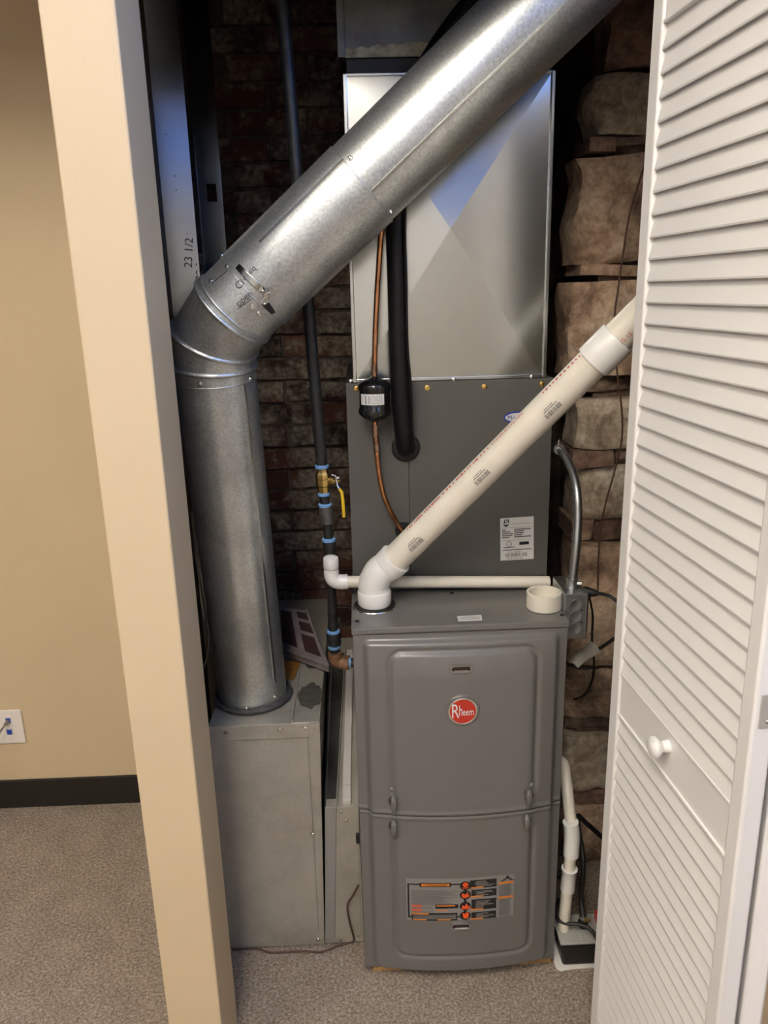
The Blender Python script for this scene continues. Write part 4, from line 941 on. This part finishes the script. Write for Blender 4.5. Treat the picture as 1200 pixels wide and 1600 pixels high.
# ------------------------------------------------------------------ junction box, conduit
JX0, JX1, JY0, JY1, JZ0, JZ1 = FWd+.0015, .489, .030, .138, .828, .930
jb = thing('junction_box', 'galvanized electrical junction box with round knockouts on the furnace side', 'electrical box', (JX0, JY0, JZ0))
obj('box', MB().box(JX0, JX1, JY0, JY1, JZ0, JZ1), 'emt', jb, smooth=0, bevel=.0015)
obj('cover', MB().box(JX1, JX1+.004, JY0-.001, JY1+.001, JZ0-.001, JZ1+.001), 'emt', jb, smooth=0, bevel=.001)
obj('receptacle', MB().box(JX1+.004, JX1+.011, JY0+.012, JY1-.012, JZ0+.008, JZ1-.01), 'emt', jb, smooth=0, bevel=.003)
for i, z in enumerate((.906, .880, .852)):
    c = Vector(((JX0+JX1)/2+.001, JY0-.0002, z)); obj('knockout', MB().lathe(c, (0, -1, 0), [(.0118, -.0005), (.0118, .0008), (.0105, .0003)], 28), 'emt', jb, smooth=40)
for z in (.893, .866): obj('screw_hole', MB().lathe((JX1-.007, JY0-.0003, z), (0, -1, 0), [(.0018, -.0003), (.0018, .0006)], 10), 'ink', jb)
cb = Vector(((JX0+JX1)/2+.001, JY0+.036, JZ1)); cq = lambda px, py, Y: aty(px, py, Y)
cd_ = thing('conduit', 'curved galvanized conduit rising from the junction box to the coil cabinet side', 'conduit', cb)
obj('tube', MB().tube(smoothpath([cb, cq(900, 860, .072), cq(903, 815, .085), cq(902, 775, .10), cq(896, 742, .13), cq(885, 715, .17), cq(874, 702, .21), cq(868, 699, .245)]), .0090, 16), 'emt', cd_, smooth=60)
obj('connector', MB().lathe(cb, (0, 0, 1), [(.0125, 0), (.0125, .002), (.0112, .004), (.0112, .019), (.0122, .020), (.0122, .023), (.009, .024)], 22), 'emt', cd_, smooth=40)
obj('set_screw', MB().cyl(cb+Vector((.010, -.004, .012)), cb+Vector((.019, -.008, .012)), .0042, 12), 'steel', cd_, smooth=40)
kq = cq(874, 702, .205); obj('connector', MB().cyl(kq, cq(868, 698, .245), .0122, 20), 'emt', cd_, smooth=40)
obj('set_screw', MB().cyl(kq+Vector((-.002, 0, .008)), kq+Vector((-.002, -.001, .022)), .0035, 10), 'steel', cd_, smooth=40)
pg = Vector((JX1+.0115, .085, .912))
cdp = thing('power_cord', 'black plug and cord leaving the junction box towards the bifold door', 'cord', pg)
obj('plug', MB().tube([pg, pg+Vector((.008, -.004, .001)), pg+Vector((.022, -.010, 0)), pg+Vector((.028, -.012, -.001))], [.012, .011, .008, .005], 12), 'rubber', cdp, smooth=50)
obj('cord', MB().tube(smoothpath([pg+Vector((.026, -.011, 0)), aty(945, 929, .06), aty(958, 935, .04), aty(985, 960, .03), aty(1010, 1010, .05)]), .0038, 10), 'rubber', cdp, smooth=60)
tag(obj('loose_wire', MB().tube(smoothpath([pg+Vector((.012, .004, -.008)), aty(926, 960, .14), aty(925, 1000, .16), aty(928, 1030, .17), aty(926, 1060, .2), aty(914, 1085, .26), aty(896, 1093, .34)]), .0026, 8), 'rubber', smooth=60), 'thin black wire hanging below the junction box', 'wire')
# hanging grey plate
a, b_, c_, d_ = aty(888, 1036, .068), aty(922, 1001, .13), aty(938, 1017, .10), aty(903, 1044, .05)
b = MB(); nrm = (b_-a).cross(d_-a).normalized()
if nrm.y > 0: nrm = -nrm
for off in (0, .0015): b.grid(8, 5, lambda u, v, off=off: a.lerp(b_, u).lerp(d_.lerp(c_, u), v)+nrm*(off+.006*math.sin(v*PI)+.003*math.sin(u*5)))
tag(obj('metal_plate', b, 'galv_dull', smooth=60), 'bent grey metal plate leaning below the junction box', 'metal plate')
tag(obj('cord_end', MB().tube(smoothpath([aty(930, 1018, .135), aty(945, 1008, .125), aty(960, 998, .11), aty(985, 985, .10)]), .0042, 10), 'rubber', smooth=60), 'black cord passing behind the bent grey metal plate', 'cord')

# ------------------------------------------------------------------ condensate trap and pump
TY = .024
tp = thing('trap_pipe', 'cream plastic condensate pipe dropping beside the furnace into the pump', 'pipe', aty(880, 1455, TY))
tz = lambda px, py, Y=TY: aty(px, py, Y)
obj('pipe', MB().tube(smoothpath([Vector((FWd+.016, .115, tz(876, 1188, .11).z)), tz(880, 1193, .10), tz(884, 1215, .085), tz(888, 1250, .055), tz(892.5, 1288, .03)]), .0134, 20), 'pvc', tp, smooth=60)
obj('elbow', MB().tube(smoothpath([tz(891.5, 1284), tz(893.5, 1300), tz(893.5, 1315), tz(892, 1336)]), .0178, 22), 'pvc_white', tp, smooth=60)
pe = tz(892, 1330); pf = tz(879.5, 1458); pf = pe.lerp(pf, (pe.z-.0795)/(pe.z-pf.z)); obj('pipe', MB().cyl(pe, pf, .0134, 20), 'pvc', tp, smooth=40)
a, b_ = tz(890, 1356), tz(886.5, 1391); obj('coupling', MB().lathe(a, b_-a, [(.014, 0), (.0188, .001), (.0188, .004), (.0172, .006), (.0170, (b_-a).length-.002), (.014, (b_-a).length)], 24), 'pvc_white', tp, smooth=40)
pm = thing('condensate_pump', 'low black condensate pump with a grey lid on the floor beside the furnace', 'pump', (.52, .05, 0))
pq = [aty(877, 1500, -.012), None]
px0, px1, py0, py1, pz0, pz1 = .4590, .66, -.016, .066, .0045, .070
b = MB(); t_ = .006
b.add([(px0+t_, py0+t_, pz0), (px1-t_, py0+t_, pz0), (px1-t_, py1-t_, pz0), (px0+t_, py1-t_, pz0), (px0, py0, pz1), (px1, py0, pz1), (px1, py1, pz1), (px0, py1, pz1)], [(3, 2, 1, 0), (4, 5, 6, 7), (0, 1, 5, 4), (1, 2, 6, 5), (2, 3, 7, 6), (3, 0, 4, 7)])
obj('tank', b, 'pumpblack', pm, smooth=0, bevel=.006)
ld_ = obj('lid', MB().box(px0-.003, px1+.003, py0-.002, py1+.003, pz1+.0005, pz1+.008), 'lidgrey', pm, smooth=0, bevel=.003)
fit = tz(905, 1440, .06)
fz = pz1+.0085
obj('hose_barb', MB().lathe((fit.x, 0.032, fz), (0, 0, 1), [(.012, 0), (.012, .010), (.007, .012), (.007, .03), (.005, .032)], 16), 'rubber', ld_, smooth=40)
obj('hose_clamp', MB().lathe((fit.x, 0.032, fz+.022), (0, 0, 1), [(.0095, 0), (.0095, .008), (.008, .008)], 16), 'emt', ld_, smooth=40)
obj('clamp_screw', MB().cyl((fit.x-.002, .020, fz+.026), (fit.x+.014, .018, fz+.028), .004, 8), 'brass', ld_, smooth=40)
rt = tz(931, 1446, .07); obj('red_tab', MB().box(rt.x-.012, rt.x+.03, .03, .055, fz, fz+.022), 'redplastic', ld_, smooth=0, bevel=.004)
tag(obj('foam_pad', MB().slab([(.449, -.010, 0), (.457, -.022, 0), (.485, -.017, 0), (.67, -.015, 0), (.68, .08, 0), (.45, .08, 0)], (0, 0, .004)), 'foamwhite', smooth=0, bevel=.001), 'white foam pad under the black condensate pump', 'pad')
tag(obj('drain_hose', MB().tube(smoothpath([Vector((fit.x, 0.032, fz+.028)), tz(908, 1400, .055), tz(911, 1360, .06), tz(910, 1330, .08), tz(905, 1300, .12), tz(903, 1275, .15), tz(915, 1285, .17), tz(935, 1303, .18), tz(955, 1322, .19), tz(1000, 1365, .2)]), .0062, 12), 'rubber', smooth=60), 'black drain hose rising from the condensate pump', 'hose')
tag(obj('pump_cord', MB().tube(smoothpath([tz(872, 1405, .10), tz(868, 1425, .05), tz(873, 1437, .02), tz(885, 1443, .012), tz(903, 1444, .006), tz(918, 1449, -.004), tz(928, 1458, -.015), tz(935, 1475, -.024), Vector((.552, -.028, .05)), Vector((.60, -.030, .008))]), .0042, 10), 'rubber', smooth=60), 'black pump cord looped around the condensate pipe', 'cord')
tag(obj('coiled_cord', MB().tube(smoothpath([Vector((.478+.030*math.cos(t*1.0), .11+.016*math.sin(t), .12+.012*t)) for t in [i*.9 for i in range(12)]]), .0045, 8), 'rubber', smooth=60), 'coil of black cord behind the condensate pipe', 'cord')

# ------------------------------------------------------------------ loose wires, wall plate
tag(obj('thermostat_wire', MB().tube(smoothpath([aty(1010, 250, .285), aty(985, 330, .285), aty(973, 400, .285), aty(966, 450, .285), aty(960, 500, .285), aty(962, 560, .285), aty(968, 610, .285), aty(972, 650, .285), aty(971, 690, .285), aty(962, 730, .285), aty(948, 780, .285), aty(939, 820, .285), aty(935, 870, .285), aty(934, 930, .285)]), .0022, 8), 'brown_wire', smooth=60), 'thin brown thermostat wire running down the stone wall', 'wire')
tag(obj('floor_wire', MB().tube(smoothpath([atz(362, 1484, .006), atz(400, 1482, .005), atz(424, 1488, .004), atz(470, 1486, .004), atz(502, 1487, .004), atz(530, 1477, .004), atz(550, 1471, .006), aty(553, 1466, .078), aty(546, 1440, .075), aty(543, 1415, .075), aty(552, 1398, .075), aty(560, 1383, .078)]), .0024, 8), 'brown_wire', smooth=60), 'brown wire lying along the foot of the return air box', 'wire')
tag(obj('hanging_cable', MB().tube(smoothpath([aty(300, 800, .30), aty(308, 880, .29), aty(318, 940, .28), aty(326, 990, .27), aty(325, 1020, .26), aty(318, 1045, .25)]), .0028, 8), 'cable', smooth=60), 'thin grey cable hanging between the partition and the round duct', 'cable')
wp0, wp1 = aty(-52, 1109, .69), aty(36.5, 1160, .69)
wp1 = Vector((-1.036, 0, .229)); wx0 = wp1.x-.115; wz0, wz1 = .230, .3455
wpl = thing('wall_plate', 'white wall plate with blue data jacks on the tan rear wall', 'wall plate', ((wx0+wp1.x)/2, .69, wz0))
obj('plate', MB().box(wx0, wp1.x, .684, .6895, wz0, wz1), 'plate', wpl, smooth=0, bevel=.0035)
jx = aty(14, 1130, .684).x; jx2 = jx
for j, (py, nm) in enumerate(((1125, 'upper'), (1143, 'lower'))):
    c = aty(13+2*j, py, .6835)
    fr_ = obj('jack', MB().box(c.x-.0095, c.x+.0095, .682, .6845, c.z-.012, c.z+.011), 'label', wpl, smooth=0, bevel=.001)
    obj('jack_port', MB().box(c.x-.007, c.x+.007, .6808, .6822, c.z-.0085, c.z+.007), 'blue', fr_, smooth=0)
for py in (1115, 1152):
    c = aty(13.5, py, .684); obj('screw', MB().lathe(c, (0, -1, 0), [(.003, 0), (.0026, .001)], 12), 'plate', wpl)
c = aty(12, 1127, .68)
tag(obj('data_cable', MB().tube(smoothpath([c, c+Vector((-.002, -.020, -.004)), c+Vector((-.014, -.045, -.022)), c+Vector((-.05, -.07, -.09)), c+Vector((-.07, -.06, -.19)), c+Vector((-.08, -.03, -.285)), c+Vector((-.3, -.03, -.287))]), [.0055]*6+[.0032]*31, 10), 'cable', smooth=60), 'grey data cable plugged into the white wall plate', 'cable')
